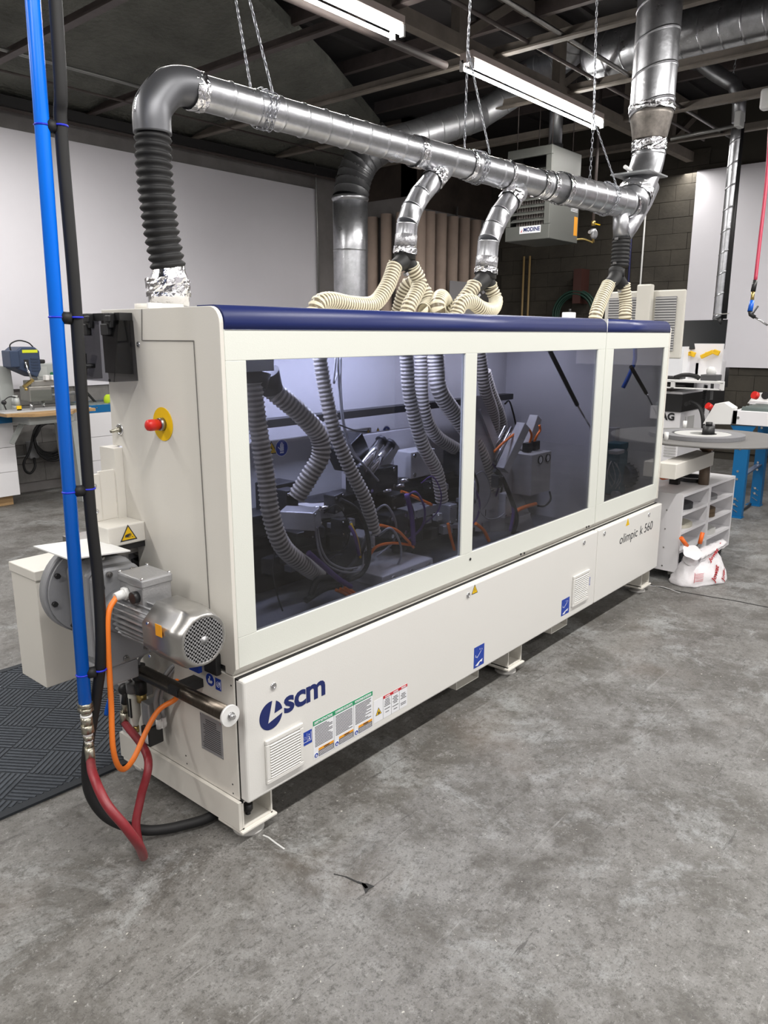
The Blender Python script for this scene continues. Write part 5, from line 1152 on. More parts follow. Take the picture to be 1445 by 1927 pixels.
MB().tube(curve([(1.80, 5.45, 1.05), (1.88, 5.46, 1.09), (1.98, 5.48, 1.08)], 6), .006, 8).build('air_tube', RUBBER, dm)
pb_ = MB().box(2.40, 2.75, 5.66, 5.80, 1.20, 1.46).build('control_panel', MGREY, dm, bevel=.008)
MB().cyl((2.60, 5.66, 1.33), (2.60, 5.645, 1.33), .022, n=16).build('green_button', mat('green_plastic', (.02, .18, .08), .4), pb_)
MB().box(2.42, 2.54, 5.655, 5.66, 1.30, 1.42).build('panel_print', mat('panel_grey', (.5, .52, .5), .5), pb_)
MB().cyl((2.46, 5.60, 1.06), (2.86, 5.60, 1.08), .022, n=14).build('air_cylinder', ALU, dm)
for x, s in ((2.62, .28),): MB().prism([(x, 5.3, .0), (x + .10, 5.3, .0), (x + .02, 5.3, .80), (x - .06, 5.3, .80)], (0, .35, 0)).build('side_leg', MGREY, dm)
MB().prism([(1.86, 5.5, .62), (1.90, 5.5, .60), (2.08, 5.5, .80), (2.02, 5.5, .80)], (0, .04, 0)).build('support_strut', MGREY, dm)
MB().box(2.16, 2.27, 5.67, 5.76, 1.334, 1.372).build('remote_control', BLACK, bevel=.012, label='small black remote control on top of the drilling machine control panel', cat='remote control')
MB().bar((2.8017, 5.95, 1.0312), (2.9327, 5.95, 0.8717), .02, .02).build('brace_bar', BLACK, label='black diagonal bar leaning above the right roller track', cat='bar')
gl = MB().ball((2.9464, 5.75, 0.9325), .05, sq=(1, .8, 1.3)).ball((2.9674, 5.75, 0.892), .04).build('work_glove', mat('lime_fabric', (.45, .62, .02), .8), label='lime green glove on the right roller track beside the machine', cat='glove')
# the drilling machine is compact: bring its parts to their true width and height
def remap(o):
    for ch in [x for x in COL.objects if x.parent == o]:
        w0 = WL[ch.name]; f = lambda p: V((1.88 + (p.x - 2.0) * .72, p.y, p.z if p.z < .91 else .91 + (p.z - .91) * .77))
        w1 = f(w0)
        for v in ch.data.vertices: v.co = f(v.co + w0) - w1
        ch.location = w1 - WL[o.name] if o is dm else w1 - f(WL[o.name])
        remap(ch)
remap(dm)
# coiled cable and outlet box on the wall
mb = MB(); cc = V((2.4126, 6.05, 0.5708))
for k in range(6): mb.tube([cc + V(((.165 + k * .005) * math.cos(a) * .95, random.uniform(-.02, .02) - k * .012, (.165 + k * .006) * math.sin(a) * 1.0 - k * .01)) for a in [2 * math.pi * i / 26 for i in range(26)]], .011, 6, closed=True)
mb.tube(curve([cc + V((-.10, -.03, .16)), cc + V((-.17, -.03, .05)), cc + V((-.24, -.05, -.12)), (2.1051, 6, 0.3459), (2.112, 6, 0.2576), (2.1634, 6, 0.2287), (2.2137, 6, 0.2883), (2.2348, 6.05, 0.3687)], 8), .013, 8)
mb.build('coiled_cable', RUBBER, label='coiled black power cable hanging on the block wall below the drilling table', cat='cable')
ob = MB().box(-.05, .05, -.04, .04, -.09, .09).build('outlet_box', mat('grey_box', (.32, .32, .33), .5), bevel=.012, label='small grey electrical box on the wall beside the coiled cable', cat='outlet box'); ob.location = V((2.2667, 6.12, 0.4078)) - V((0, 0, .09)); ob.location = (2.2615, 6.12, 0.3583)
pipe('conduit', [(2.0927, 6.14, 0.3875), (2.5427, 6.14, 0.3798)], .012, PIPEM, 'thin conduit running sideways along the block wall behind the coiled cable')
# ---- cardboard tubes in the corner
CG = 'cardboard tubes standing in the corner'
tubes = [((7.1, 5.6752, 3.1943), 'first cardboard tube from the left, next to the wall duct'), ((7.1, 5.4239, 3.2122), 'second cardboard tube from the left, next to the first branch duct'), ((7.1, 5.1524, 3.2068), 'cardboard tube mostly hidden behind the first branch duct'),
         ((7.2728, 4.98, 3.2298), 'cardboard tube behind the foot of the first branch duct'), ((7.485, 4.98, 3.2402), 'cardboard tube directly right of the grey conduit'), ((7.7536, 4.98, 3.2426), 'second cardboard tube right of the grey conduit'),
         ((8.0328, 4.98, 3.2379), 'third cardboard tube right of the grey conduit, darker'), ((8.3225, 4.98, 3.2475), 'fourth cardboard tube right of the grey conduit'), ((8.6102, 4.98, 3.2487), 'rightmost cardboard tube, beside the second branch duct')]
for i, (p, lab) in enumerate(tubes):
    r = .078 if i < 3 else .083
    t = MB().tube([(p[0], p[1], 0), (p[0], p[1], p[2]), (p[0], p[1], p[2] - .0), (p[0], p[1], p[2] - .15)], [r, r, r - .012, r - .012], 22, cap=False)
    t.build('cardboard_tube', CARD, label=lab, cat='tube', group=CG)
lb = MB().box(-.2, .2, -.01, .01, 0, .9).build('leaning_board', mat('grey_board', (.33, .32, .33), .6), label='grey board leaning in front of the cardboard tubes', cat='board'); lb.location = (7.9, 4.70, 1.45); lb.rotation_euler = (-.12, .06, -.5)
MB().box(7.6, 8.5, 4.3, 4.85, 0, 1.44).build('storage_cabinet', MELAM, bevel=.005, label='low white cabinet standing before the cardboard tubes', cat='cabinet')
# ---- unit heater
hx, hy = 6.38, 2.53
a = V((6.38, 2.5179, 3.5541)); b = V((6.38, 3.0758, 3.4964)); c = V((7.0445, 2.53, 3.5773)); d = V((6.38, 2.5039, 2.6158)); e_ = V((6.38, 3.0731, 2.6141))
zt, zb = a.z, d.z; y1 = (b.y + e_.y) / 2; x1 = c.x
HM = mat('heater_grey', (.10, .104, .095), .45)
uh = thing('unit_heater', ((hx + x1) / 2, (hy + y1) / 2, zb), 'grey gas unit heater with louvred front hanging under the roof', 'heater')
T = .03
mb = MB().box(hx + .02, x1, hy, hy + .012, zb, zt).box(hx + .02, x1, y1 - .012, y1, zb, zt).box(hx + .02, x1, hy, y1, zt - .012, zt).box(hx + .02, x1, hy, y1, zb, zb + .012).box(x1 - .012, x1, hy, y1, zb, zt)
mb.build('casing', HM, uh, bevel=.01)
H = zt - zb
MB().box(hx, hx + .03, hy, y1, zb, zb + H * .16).box(hx, hx + .03, hy, y1, zt - H * .10, zt).box(hx, hx + .03, hy, hy + .07, zb + H * .16, zt - H * .10).box(hx, hx + .03, y1 - .05, y1, zb + H * .16, zt - H * .10).build('front_panel', HM, uh, bevel=.006)
MB().box(hx + .30, hx + .31, hy + .02, y1 - .02, zb + .02, zt - .02).build('heater_inside', DARK, uh)
lz0, lz1 = zb + H * .17, zt - H * .22
for k in range(8):
    z = lz0 + (lz1 - lz0) * (k + .5) / 8
    MB().prism([(hx + .02, hy + .07, z), (hx + .08, hy + .07, z + .035), (hx + .08, hy + .07, z + .043), (hx + .02, hy + .07, z + .008)], (0, y1 - hy - .12, 0)).build('louvre', HM, uh)
for k in range(12):
    y = hy + .10 + (y1 - hy - .2) * k / 11
    MB().box(hx + .10, hx + .26, y, y + .022, lz0, lz1).build('heat_fin', mat_hf if k else (mat_hf := mat('heat_exchanger', (.30, .27, .25), .4, .6)), uh)
bd_ = MB().box(hx - .004, hx, hy + .10, hy + .36, zb + .07, zb + .145).build('name_badge', STICKW, uh)
text('badge_text', 'MODINE', .058, (hx - .0045, hy + .31, zb + .09), (0, -1, 0), (0, 0, 1), LOGO, bd_, bold=.002, sx=.9)
MB().prism([(hx - .0045, hy + .345, zb + .085), (hx - .0045, hy + .33, zb + .085), (hx - .0045, hy + .32, zb + .12)], (-.0005, 0, 0)).build('badge_mark', REDI, bd_)
MB().box(x1 - .10, x1 - .02, hy - .002, hy, zb + .08, zb + .28).build('orange_label', AMBER, uh)
mb = MB()
for k in range(14): mb.box(x1 - .19, x1 - .03, hy - .002, hy, zb + .33 + k * .014, zb + .336 + k * .014)
mb.build('label_print', STICKW, uh)
MB().cyl((x1 - .12, (hy + y1) / 2, zt), (x1 - .12, (hy + y1) / 2, zt + .12), .09, n=24).cyl((x1 - .12, (hy + y1) / 2, zt + .12), (x1 - .12, (hy + y1) / 2, 4.4), .075, n=20).build('flue_collar', GALVD, uh)
for x in (hx + .1, x1 - .1):
    for y in (hy + .06, y1 - .06): MB().cyl((x, y, zt), (x, y, 4.4), .006, n=6).build('hanger_rod', IRON, uh)
# gas valve on its pipe
gv = thing('gas_valve', (7.1926, 2.4, 2.6402), 'grey gas regulator with yellow lever hanging on a pipe beside the unit heater', 'valve')
g0 = V((7.1538, 2.4, 2.9215)); g1 = V((7.1559, 2.4, 2.8084)); g2 = V((7.166, 2.4, 2.7352)); g3 = V((7.1808, 2.4, 2.6277))
MB().cyl((g0.x, g0.y, 4.3), g1, .016, n=10).build('gas_pipe', IRON, gv)
MB().cyl(g1 + V((0, 0, .05)), g1, .024, n=10).build('ball_valve', BRASS, gv)
MB().bar(g1 + V((0, -.02, .02)), g1 + V((.06, -.05, .01)), .02, .01).build('valve_lever', YELLOW, gv)
MB().cyl(g2 + V((-.0, 0, .04)), g2 - V((0, 0, .04)), .032, n=12).cyl(g2 - V((.09, 0, 0)), g2 + V((.04, 0, 0)), .02, n=12).lathe(g2 - V((0, 0, .015)), (-.3, -1, 0), [(0, .055), (.02, .055), (.035, .03)], 18).build('regulator_body', ALU, gv)
MB().cyl(g2, g3, .014, n=10).build('drop_nipple', BRASS, gv)
MB().tube(curve([g3, V((7.1323, 2.45, 2.6559)), V((7.0734, 2.5, 2.6659)), (x1 - .02, hy + .05, g3.z + .03)], 6), .011, 8).build('flex_connector', BRASS, gv)
# ================================================================ RIGHT SIDE
# ---- two white shelf units on castors with edge tape rolls
p0 = V((3.5767, -0.084, 0.07)); p1 = V((4.5307, -0.1253, 0.07)); ux = (p1 - p0); W2 = ux.length; ux.normalize(); uy = V((-ux.y, ux.x, 0)); HS = .525; DP = .36
def Q(u, v, z): return p0 + ux * u + uy * v + V((0, 0, z))
def qbox(mb, u0, u1, v0, v1, z0, z1, mi=0): return mb.obox(Q((u0 + u1) / 2, (v0 + v1) / 2, (z0 + z1) / 2), ux * (u1 - u0) / 2, uy * (v1 - v0) / 2, V((0, 0, (z1 - z0) / 2)), mi)
def shelfunit(u0, u1, label, n):
    t = thing('shelf_unit', Q((u0 + u1) / 2, DP / 2, -.07), label, 'shelf')
    k = .018
    qbox(MB(), u0, u0 + k, 0, DP, 0, HS).build('side_panel', MELAM, t); qbox(MB(), u1 - k, u1, 0, DP, 0, HS).build('side_panel', MELAM, t)
    qbox(MB(), u0 + k, u1 - k, 0, DP, HS - k, HS).build('top_panel', MELAM, t); qbox(MB(), u0 + k, u1 - k, 0, DP, 0, k).build('bottom_panel', MELAM, t); qbox(MB(), u0 + k, u1 - k, DP - .01, DP, k, HS - k).build('back_panel', MELAM, t)
    hh = (HS - k) / n
    for i in range(1, n): qbox(MB(), u0 + k, u1 - k, .002, DP - .01, i * hh, i * hh + k).build('shelf_board', MELAM, t)
    for u in (u0 + .05, u1 - .05):
        for v in (.05, DP - .05):
            MB().cyl(Q(u, v - .012, -.045), Q(u, v + .012, -.045), .025, n=16).build('caster_wheel', BLACK, t); qbox(MB(), u - .02, u + .02, v - .02, v + .02, -.03, 0).build('caster_plate', STEEL, t)
    if u0 == 0:
        for i in range(4): MB().disc(Q(-.001, .10, .03 + i * hh), -ux, .005, 8, t=.001).build('cam_cap', STEEL, t); MB().disc(Q(-.001, .26, .03 + i * hh), -ux, .005, 8, t=.001).build('cam_cap', STEEL, t)
    return hh, k
UM = W2 * .49
hh, kk = shelfunit(0, UM, 'left white shelf unit on castors, against the end of the machine', 4)
shelfunit(UM + .004, W2, 'right white shelf unit on castors, beside the blue legged table', 4)
def roll(u, v, z, r, h, m, label, ri=.04, lean=0):
    o = MB().lathe(Q(u, v, z + .001), (0, 0, 1), [(0, r), (h, r), (h, ri), (h - .004, ri), (h - .004, r * .8), (.004, ri * .9), (.004, .001)][:3] + [(0, ri)], 32, sm=False, cap=False)
    return o.build('edge_tape_roll', m, label=label, cat='tape roll', group='edge tape rolls in the shelf units')
BROWNT = mat('brown_tape', (.10, .065, .035), .5); GREYT = mat('grey_tape', (.22, .22, .23), .45); WTAPE = mat('white_tape', (.62, .62, .60), .45); BLKT = mat('black_tape', (.02, .021, .025), .4); BEIGET = mat('beige_tape', (.50, .48, .40), .45)
roll(.20, .13, 3 * hh + kk, .115, .035, BLKT, 'black tape roll on the upper shelf of the left unit', .05)
roll(.20, .145, 2 * hh + kk, .135, .022, BEIGET, 'cream tape roll on the third shelf of the left unit', .05)
roll(.22, .20, 1 * hh + kk, .12, .022, WTAPE, 'white tape roll on the low shelf of the left unit', .05)
roll(.16, .10, kk, .11, .05, BLKT, 'black tape roll on the bottom shelf, behind the white sack', .05)
roll(UM + .16, .15, 3 * hh + kk, .14, .022, GREYT, 'grey tape roll on the upper shelf of the right unit', .05)
roll(UM + .15, .115, 2 * hh + kk, .105, .030, BROWNT, 'brown tape roll on the third shelf of the right unit, lower one', .04)
roll(UM + .15, .115, 2 * hh + kk + .032, .105, .026, BROWNT, 'brown tape roll stacked on another brown one in the right unit', .04)
roll(UM + .17, .16, 1 * hh + kk, .155, .028, WTAPE, 'white tape roll on the low shelf of the right unit', .05)
roll(UM + .10, .17, HS, .115, .026, BLKT, 'black tape roll lying on top of the right shelf unit', .085)
# ---- tape turntable on the machine's outfeed arm
DC = V((4.0366, -0.0575, 0.925)); DR = .52
TT = mat('grey_disc', (.15, .145, .14), .5, var=.15, scale=6)
arm = thing('tape_turntable', (3.7, DC.y, .55), 'large grey tape turntable disc on a cream arm behind the machine end', 'turntable')
MB().cyl(DC - V((0, 0, .012)), DC, DR, n=72).build('disc', TT, arm)
MB().cyl(DC - V((0, 0, .10)), DC - V((0, 0, .012)), .032, n=18).cyl(DC - V((0, 0, .09)), DC - V((0, 0, .07)), .045, n=18).build('spindle', mat('rusty_spindle', (.14, .09, .06), .5, .6), arm)
MB().cyl(DC, DC + V((0, 0, .075)), .042, .038, 22).cyl(DC + V((0, 0, .075)), DC + V((0, 0, .10)), .022, n=14).build('hub_clamp', BLACK, arm)
MB().obox(V((3.72, DC.y + .02, .775)), (.355, 0, 0), (0, .06, 0), (0, 0, .048)).build('arm_beam', CREAM, arm, bevel=.004)
MB().cyl(DC - V((0, 0, .34)), DC - V((0, 0, .19)), .035, n=16).build('pivot_tube', mat_piv := mat('pivot_brown', (.16, .12, .09), .5, .5), arm)
for q_ in ((4.4277, 0.2396, 0.925), (3.6621, 0.089, 0.925)):
    q_ = V(q_); MB().cyl(q_, q_ + V((0, 0, .055)), .014, n=16).build('edge_post', WHITEP, arm)
tr = MB().lathe(DC + V((-.05, .03, .001)), (0, 0, 1), [(0, .275), (.026, .275), (.026, .19), (0, .19)], 56, sm=False, cap=False).build('edge_tape_roll', mat('pale_grey_tape', (.19, .19, .20), .45), label='wide pale grey tape coil lying on the turntable disc', cat='tape roll')
MB().lathe(DC + V((-.04, .02, .001)), (0, 0, 1), [(0, .185), (.024, .185), (.024, .085), (0, .085)], 48, sm=False, cap=False).build('edge_tape_roll', mat('coil_white', (.45, .45, .44), .5), label='white tape coil inside the grey one on the turntable', cat='tape roll')
# drill with orange body on the shelf top
dr = thing('air_drill', Q(.26, .22, HS + .05), 'orange and black screwdriver drill lying under the turntable arm', 'drill')
a = Q(.22, .24, HS + .075); MB().cyl(a, a + V((.18, -.06, .0)), .036, n=16).build('drill_body', mat('drill_orange', (.62, .12, .02), .45), dr)
MB().cyl(a, a - V((.05, -.017, 0)), .02, n=12).cyl(a + V((.18, -.06, 0)), a + V((.22, -.075, 0)), .032, n=14).build('drill_chuck', BLACK, dr); MB().cyl(a - V((.05, -.017, 0)), a - V((.26, -.09, .01)), .005, n=8).build('drill_bit', STEEL, dr)
MB().box(a.x + .08, a.x + .13, a.y - .08, a.y - .02, HS + .072, a.z).build('drill_handle', BLACK, dr)
# ---- sack of adhesive with spring clamps
bc = V((3.71, -.185, 0))
sk = thing('adhesive_sack', bc, 'white sack with red lettering, folded top, on the floor before the shelf units', 'sack')
vs = []; fs = []; NU, NV = 36, 18
sx_, sy_, sz_ = .20, .105, .19
sd_ = V((.90, -.43, 0)).normalized(); se_ = V((.43, .90, 0)).normalized()
SDX = V((1, -.55, 0)).normalized(); SDY = V((.55, 1, 0)).normalized()
for j in range(NV + 1):
    t = j / NV
    for i in range(NU):
        a = 2 * math.pi * i / NU; ca, sa = math.cos(a), math.sin(a)
        sup = lambda c, p: math.copysign(abs(c) ** p, c)
        w_ = 1.0 + .04 * math.sin(t * 3.1) - .42 * max(0, t - .1) ** 1.1
        dpt = 1.0 - .75 * t ** 1.6
        x = sup(ca, .65) * sx_ * w_ ; y = sup(sa, .75) * sy_ * dpt
        wr_ = .006 * math.sin(a * 7 + t * 9) + .004 * math.sin(a * 13 - t * 21)
        z = t * sz_ + (.012 * math.sin(x * 40) * .4 + .035 * (x / sx_)) * t
        vs.append(SDX * (x * (1 + wr_ * 2)) + SDY * (y + wr_) + V((0, 0, max(z, .002))))
for j in range(NV):
    for i in range(NU): fs.append((j * NU + i, j * NU + (i + 1) % NU, (j + 1) * NU + (i + 1) % NU, (j + 1) * NU + i))
fs.append(tuple(range(NU))[::-1]); fs.append(tuple(NV * NU + i for i in range(NU)))
SACK = mat('sack_film', (.78, .76, .78), .38, bump=.6, bscale=22)
MB().add([bc + v for v in vs], fs, 0, True).build('sack_body', SACK, sk)
# gathered neck to the left, folded flap to the right
mb = MB(); n0 = bc - SDX * .10 + V((0, 0, .185)) - SDY * .03; b0_ = len(mb.v)
for i in range(12):
    t = i / 11
    for k in range(28):
        a = 2 * math.pi * k / 28; rr = (.062 - .020 * math.sin(t * 3.14) * 1.2 + .012 * t) * (1 + .07 * math.cos(a * 5 + t * 2) * (.3 + t))
        p = n0 + (SDX * -.35 + V((0, 0, 1)) * .75 - SDY * .45).normalized() * (t * .085 - .03) + SDX * (rr * math.cos(a)) + (SDY * .6 + V((0, 0, .5))) * (rr * math.sin(a))
        mb.v.append(tuple(p))
for i in range(11):
    for k in range(28): mb.f.append([i * 28 + k, i * 28 + (k + 1) % 28, i * 28 + 28 + (k + 1) % 28, i * 28 + 28 + k]); mb.m.append(0); mb.s.append(True)
mb.f.append([11 * 28 + k for k in range(28)]); mb.m.append(0); mb.s.append(False)
mb.build('gathered_neck', SACK, sk)
vs = []; NX, NY = 14, 8
for sgn in (0, 1):
    for i in range(NX + 1):
        for j in range(NY + 1):
            u = i / NX; v_ = j / NY
            h_ = .165 + .085 * u + .05 * math.sin(v_ * 3.14) * (1 - .5 * u) + .006 * math.sin(i * 1.9 + j) - sgn * .012
            vs.append(bc + SDX * (-.05 + .235 * u) + SDY * ((v_ - .5) * (.11 - .045 * u)) + V((0, 0, h_)))
fs = []
n1 = (NX + 1) * (NY + 1)
for sgn in (0, 1):
    for i in range(NX):
        for j in range(NY):
            q4 = (sgn * n1 + i * (NY + 1) + j, sgn * n1 + (i + 1) * (NY + 1) + j, sgn * n1 + (i + 1) * (NY + 1) + j + 1, sgn * n1 + i * (NY + 1) + j + 1); fs.append(q4 if not sgn else q4[::-1])
for i in range(NX):
    for j in (0, NY): fs.append((i * (NY + 1) + j, (i + 1) * (NY + 1) + j, n1 + (i + 1) * (NY + 1) + j, n1 + i * (NY + 1) + j))
for j in range(NY):
    for i in (0, NX): fs.append((i * (NY + 1) + j, i * (NY + 1) + j + 1, n1 + i * (NY + 1) + j + 1, n1 + i * (NY + 1) + j))
MB().add(vs, fs, 0, True).build('folded_flap', SACK, sk)
fx = -SDY
def stext(s, size, u, z, rot, d=.0):
    rx = (SDX * math.cos(rot) + V((0, 0, 1)) * math.sin(rot)); ru = (-SDX * math.sin(rot) + V((0, 0, 1)) * math.cos(rot))
    t_ = z / sz_; off = sy_ * (1 - .75 * t_ ** 1.6) + .012 + d
    o = text('red_lettering', s, size, bc + SDX * u + fx * off + V((0, 0, z)), rx, ru, REDI, sk, bold=.0012, shear=.2)
    base = SDX * u + fx * off + V((0, 0, z))
    if z < .14:
        for q in o.data.vertices:
            p = q.co + base; X_ = p.dot(SDX); t2 = min(1, max(0, p.z / sz_)); w2 = 1.0 + .04 * math.sin(t2 * 3.1) - .42 * max(0, t2 - .1) ** 1.1
            ca = min(.97, (abs(X_) / (sx_ * w2))) ; ca = ca ** (1 / .65); sa = math.sqrt(max(0, 1 - ca * ca)); Y_ = sa ** .75 * sy_ * (1 - .75 * t2 ** 1.6)
            X_ = math.copysign(min(abs(X_), sx_ * w2 * .97), X_)
            q.co = SDX * X_ + fx * (Y_ + .009) + V((0, 0, p.z)) - base
stext('Jowat', .046, .035, .025, 1.0); stext('Jowat', .042, .12, .02, 1.15); stext('Jowat', .04, .03, .150, .9, .0); stext('Jowat', .036, .09, .19, .7, -.02)
mb = MB()
for k in range(6): mb.obox(bc - SDX * .10 + fx * (sy_ * .98 + .008) + V((0, 0, .045 + k * .010)), SDX * .035, fx * .0008, V((0, 0, .0012)))
mb.obox(bc - SDX * .136 + fx * (sy_ * .98 + .006) + V((0, 0, .07)), SDX * .0012, fx * .0008, V((0, 0, .035)))
mb.build('red_table_print', REDI, sk)
cl_ = thing('spring_clamp', bc - SDX * .08 + V((0, 0, .20)), 'steel spring clamp with orange handles gripping the sack neck', 'clamp')
a0_ = bc - SDX * .07 + fx * .01 + V((0, 0, .215))
MB().bar(a0_ - SDX * .05 - V((0, 0, .01)), a0_ + SDX * .05 - V((0, 0, .01)), .04, .035).bar(a0_, a0_ - SDX * .07 + V((0, 0, .05)), .02, .012).bar(a0_, a0_ + SDX * .05 + V((0, 0, .06)), .02, .012).build('clamp_jaw', STEEL, cl_, bevel=.003)
OG = mat('orange_grip', (.85, .16, .02), .4)
MB().cyl(a0_ - SDX * .06 + V((0, 0, .045)), a0_ - SDX * .115 + V((0, 0, .105)), .014, n=12).build('handle_grip', OG, cl_); MB().cyl(a0_ + SDX * .045 + V((0, 0, .05)), a0_ + SDX * .06 + V((0, 0, .125)), .014, n=12).build('handle_grip', OG, cl_)
# ---- blue-legged outfeed table with white frame
tb = thing('outfeed_table', (6.1, .0, 0), 'outfeed table with white frame, rollers on top and bolted blue steel legs', 'table')
L1 = V((5.8145, 0.204, 0)); L2 = V((6.4536, 0.207, 0)); zt_ = .86
def leg(c, w, d, h):
    o = MB().box(c.x - .01, c.x, c.y - w / 2, c.y + w / 2, 0, h).box(c.x, c.x + d, c.y - w / 2, c.y - w / 2 + .008, 0, h).box(c.x, c.x + d, c.y + w / 2 - .008, c.y + w / 2, 0, h).box(c.x - .04, c.x + d, c.y - w / 2 - .01, c.y + w / 2 + .03, 0, .008).build('leg', SHEETB, tb)
    for z in (.12, .17, .35, .42, .62, h - .06): MB().cyl((c.x - .01, c.y + .01, z), (c.x - .018, c.y + .01, z), .011, n=8).build('leg_bolt', CHROME, o)
    for k in range(3): MB().bar((c.x - .0105, c.y + .03, .08 + k * .05), (c.x - .0105, c.y - .02, .05 + k * .05), .003, .012, (1, 0, 0)).build('slot', IRONL, o)
leg(L1, .115, .05, zt_ - .05); leg(V((L1.x + 1.5, L1.y - .02, 0)), .1, .05, zt_ - .05); leg(L2, .09, .07, zt_ - .05); leg(V((L2.x + .0, L1.y - .9, 0)), .1, .05, zt_ - .05); leg(V((L1.x, L1.y - .95, 0)), .1, .05, zt_ - .05)
MB().bar((L1.x + .02, L1.y, .36), (L2.x, L2.y, .40), .05, .015).build('cross_brace', mat('brace_blue_grey', (.12, .16, .25), .4, .5), tb)
ga, gb_ = V((5.78, 0.3017, 0.8266)), V((5.78, 0.0914, 0.833))
MB().prism([(5.77, ga.y, ga.z), (5.77, gb_.y, gb_.z), (5.77, gb_.y + .07, gb_.z - .13), (5.77, ga.y - .08, ga.z - .12)], (-.012, 0, 0)).build('gusset_plate', SHEETB, tb)
fz0, fz1 = V((5.75, 0.2851, 0.8398)).z, V((5.75, 0.2969, 0.96)).z
fy0 = V((5.75, 0.2888, 0.8768)).y
MB().box(5.74, 5.78, fy0 - 1.3, fy0, fz0, fz1).box(5.74, 7.4, fy0 - .04, fy0, fz0, fz1).box(7.36, 7.4, fy0 - 1.3, fy0, fz0, fz1).build('white_frame', MELAM, tb, bevel=.003)
for dy in (.05, .35, .75): MB().cyl((5.74, fy0 - dy, (fz0 + fz1) / 2), (5.73, fy0 - dy, (fz0 + fz1) / 2), .012, n=10).build('frame_bolt', CHROME, tb)
for k in range(16): MB().cyl((5.84 + k * .1, fy0 - .05, fz1 - .005), (5.84 + k * .1, fy0 - 1.28, fz1 - .005), .036, n=14).build('roller', mat_roll2 if k else (mat_roll2 := mat('green_grey_roller', (.17, .21, .20), .4, .4)), tb)
MB().box(6.25, 6.32, fy0 - 1.3, fy0 + .01, fz1 + .02, fz1 + .05).build('white_rail', MELAM, tb)
# end guard in white with red button
G = [(5.72, 0.5294, 0.8244), (5.72, 0.4407, 1.0095), (5.72, 0.3657, 1.0276), (5.72, 0.2856, 0.9814), (5.72, 0.2937, 0.8371)]
eg = MB().prism(G, (.14, 0, 0)).build('end_guard', WHITEP, tb, bevel=.004)
rbq = V((5.75, 0.4834, 0.9721)); MB().cyl(rbq, rbq + V((-.03, .02, .02)), .03, n=18).build('red_button', RED, eg)
MB().cyl(rbq + V((.02, 0, -.02)), rbq + V((.02, .02, -.16)), .012, n=8).build('button_stalk', BLACK, eg)
ep_ = V((6.3, 0.2348, 1.0413)); MB().prism([(6.32, ep_.y + .10, ep_.z - .06), (6.32, ep_.y + .04, ep_.z + .04), (6.32, ep_.y - .5, ep_.z + .06), (6.32, ep_.y - .5, ep_.z - .06)], (.03, 0, 0)).build('stop_plate', WHITEP, tb)
MB().cyl((6.31, ep_.y - .05, ep_.z + .02), (6.315, ep_.y - .05, ep_.z + .02), .035, n=16).build('dial', BLACK, tb)
rq = V((6.2, 0.2283, 1.062)); MB().cyl(rq, rq + V((-.03, .02, .01)), .035, n=16).build('red_button', RED, tb)
# ---- CNC machine with shelf, black band, monitor and lettering
cn = thing('machining_centre', (7.4, 1.4, 0), 'white and black machining centre with accessory shelf behind the machine end', 'machine')
CX = 6.5
b0 = V((6.5, 1.0057, 0.5273)); b1 = V((6.5, 1.399, 0.492)); 
ztop = V((6.5, 1.033, 0.8444)).z; zb0 = V((6.5, 1.0268, 1.0209)).z
yl = 2.1; yr = b0.y
MB().box(6.5, 7.62, yr, yl, .05, ztop).build('base_cabinet', MELAM, cn, bevel=.006)
MB().box(6.48, 7.82, yr - .01, yl, ztop, zb0).build('black_band', BLACK, cn)
MB().box(6.5, 7.1, yr - .0, yl, zb0, zb0 + .02).build('work_top', MELAM, cn); MB().box(6.55, 7.0, yr + .15, yl, zb0 + .02, zb0 + .06).build('dark_pad', mat('pad_brown', (.06, .05, .045), .6), cn)
MB().box(7.2, 8.0, yr + .02, yl, zb0, zb0 + .22).build('control_recess', BLACK, cn)
MB().box(6.9, 7.8, yr + .002, yr + .03, zb0, zb0 + .30).build('upper_side_panel', MELAM, cn)
MB().box(6.64, 6.66, yr - .004, yr, ztop - .30, ztop - .06).box(6.70, 6.9, yr - .004, yr, ztop - .30, ztop - .06).build('side_vent', GREYL, cn)
zs = V((6.4, 0.8986, 1.1571)).z; ys = .80
MB().box(6.38, 6.41, .58, yl, zs - .005, zs + .012).box(6.38, 6.41, .60, yl, zs - .075, zs - .06).box(6.38, 6.41, .58, .62, zs - .075, zs).box(6.38, 6.41, 1.05, 1.09, zs - .075, zs).prism([(6.38, .58, zs - .012), (6.38, yl, zs - .012), (6.9, yl, zs - .012), (6.9, .80, zs - .012)], (0, 0, .012)).build('accessory_shelf', WHITEP, cn, bevel=.004)
zc0 = zs + .005
MB().box(6.9, 6.94, .78, yl, zs, zs + .36).build('back_cover', MELAM, cn)
MB().box(6.70, 6.9, 1.10, 1.27, zs, zs + .33).build('white_box', STICKW, cn)
for k in range(4): MB().box(6.72, 6.9, 1.28, yl, zs + .03 + k * .05, zs + .05 + k * .05).build('rail_profile', ALU, cn)
MB().box(6.70, 6.72, 1.28, yl, zs + .22, zs + .38).build('perforated_plate', GREYL, cn)
for k in range(8): MB().disc((6.699, 1.30 + k * .06, zs + .33), (-1, 0, 0), .012, 10).build('plate_hole', BLACK, cn)
for k in range(10): MB().box(6.493, 6.50, yr + .02, yr + .14, .38 + k * .028, .396 + k * .028).build('vent_slat', GREYL, cn)
text('brand_lettering', 'HOMAG', .10, (6.492, yr + .43, (6.5, 1.1122, 0.7582)[2]), (0, -1, 0), (0, 0, 1), BLACK, cn, bold=.004)
hb = V((6.49, 1.0207, 0.7438))
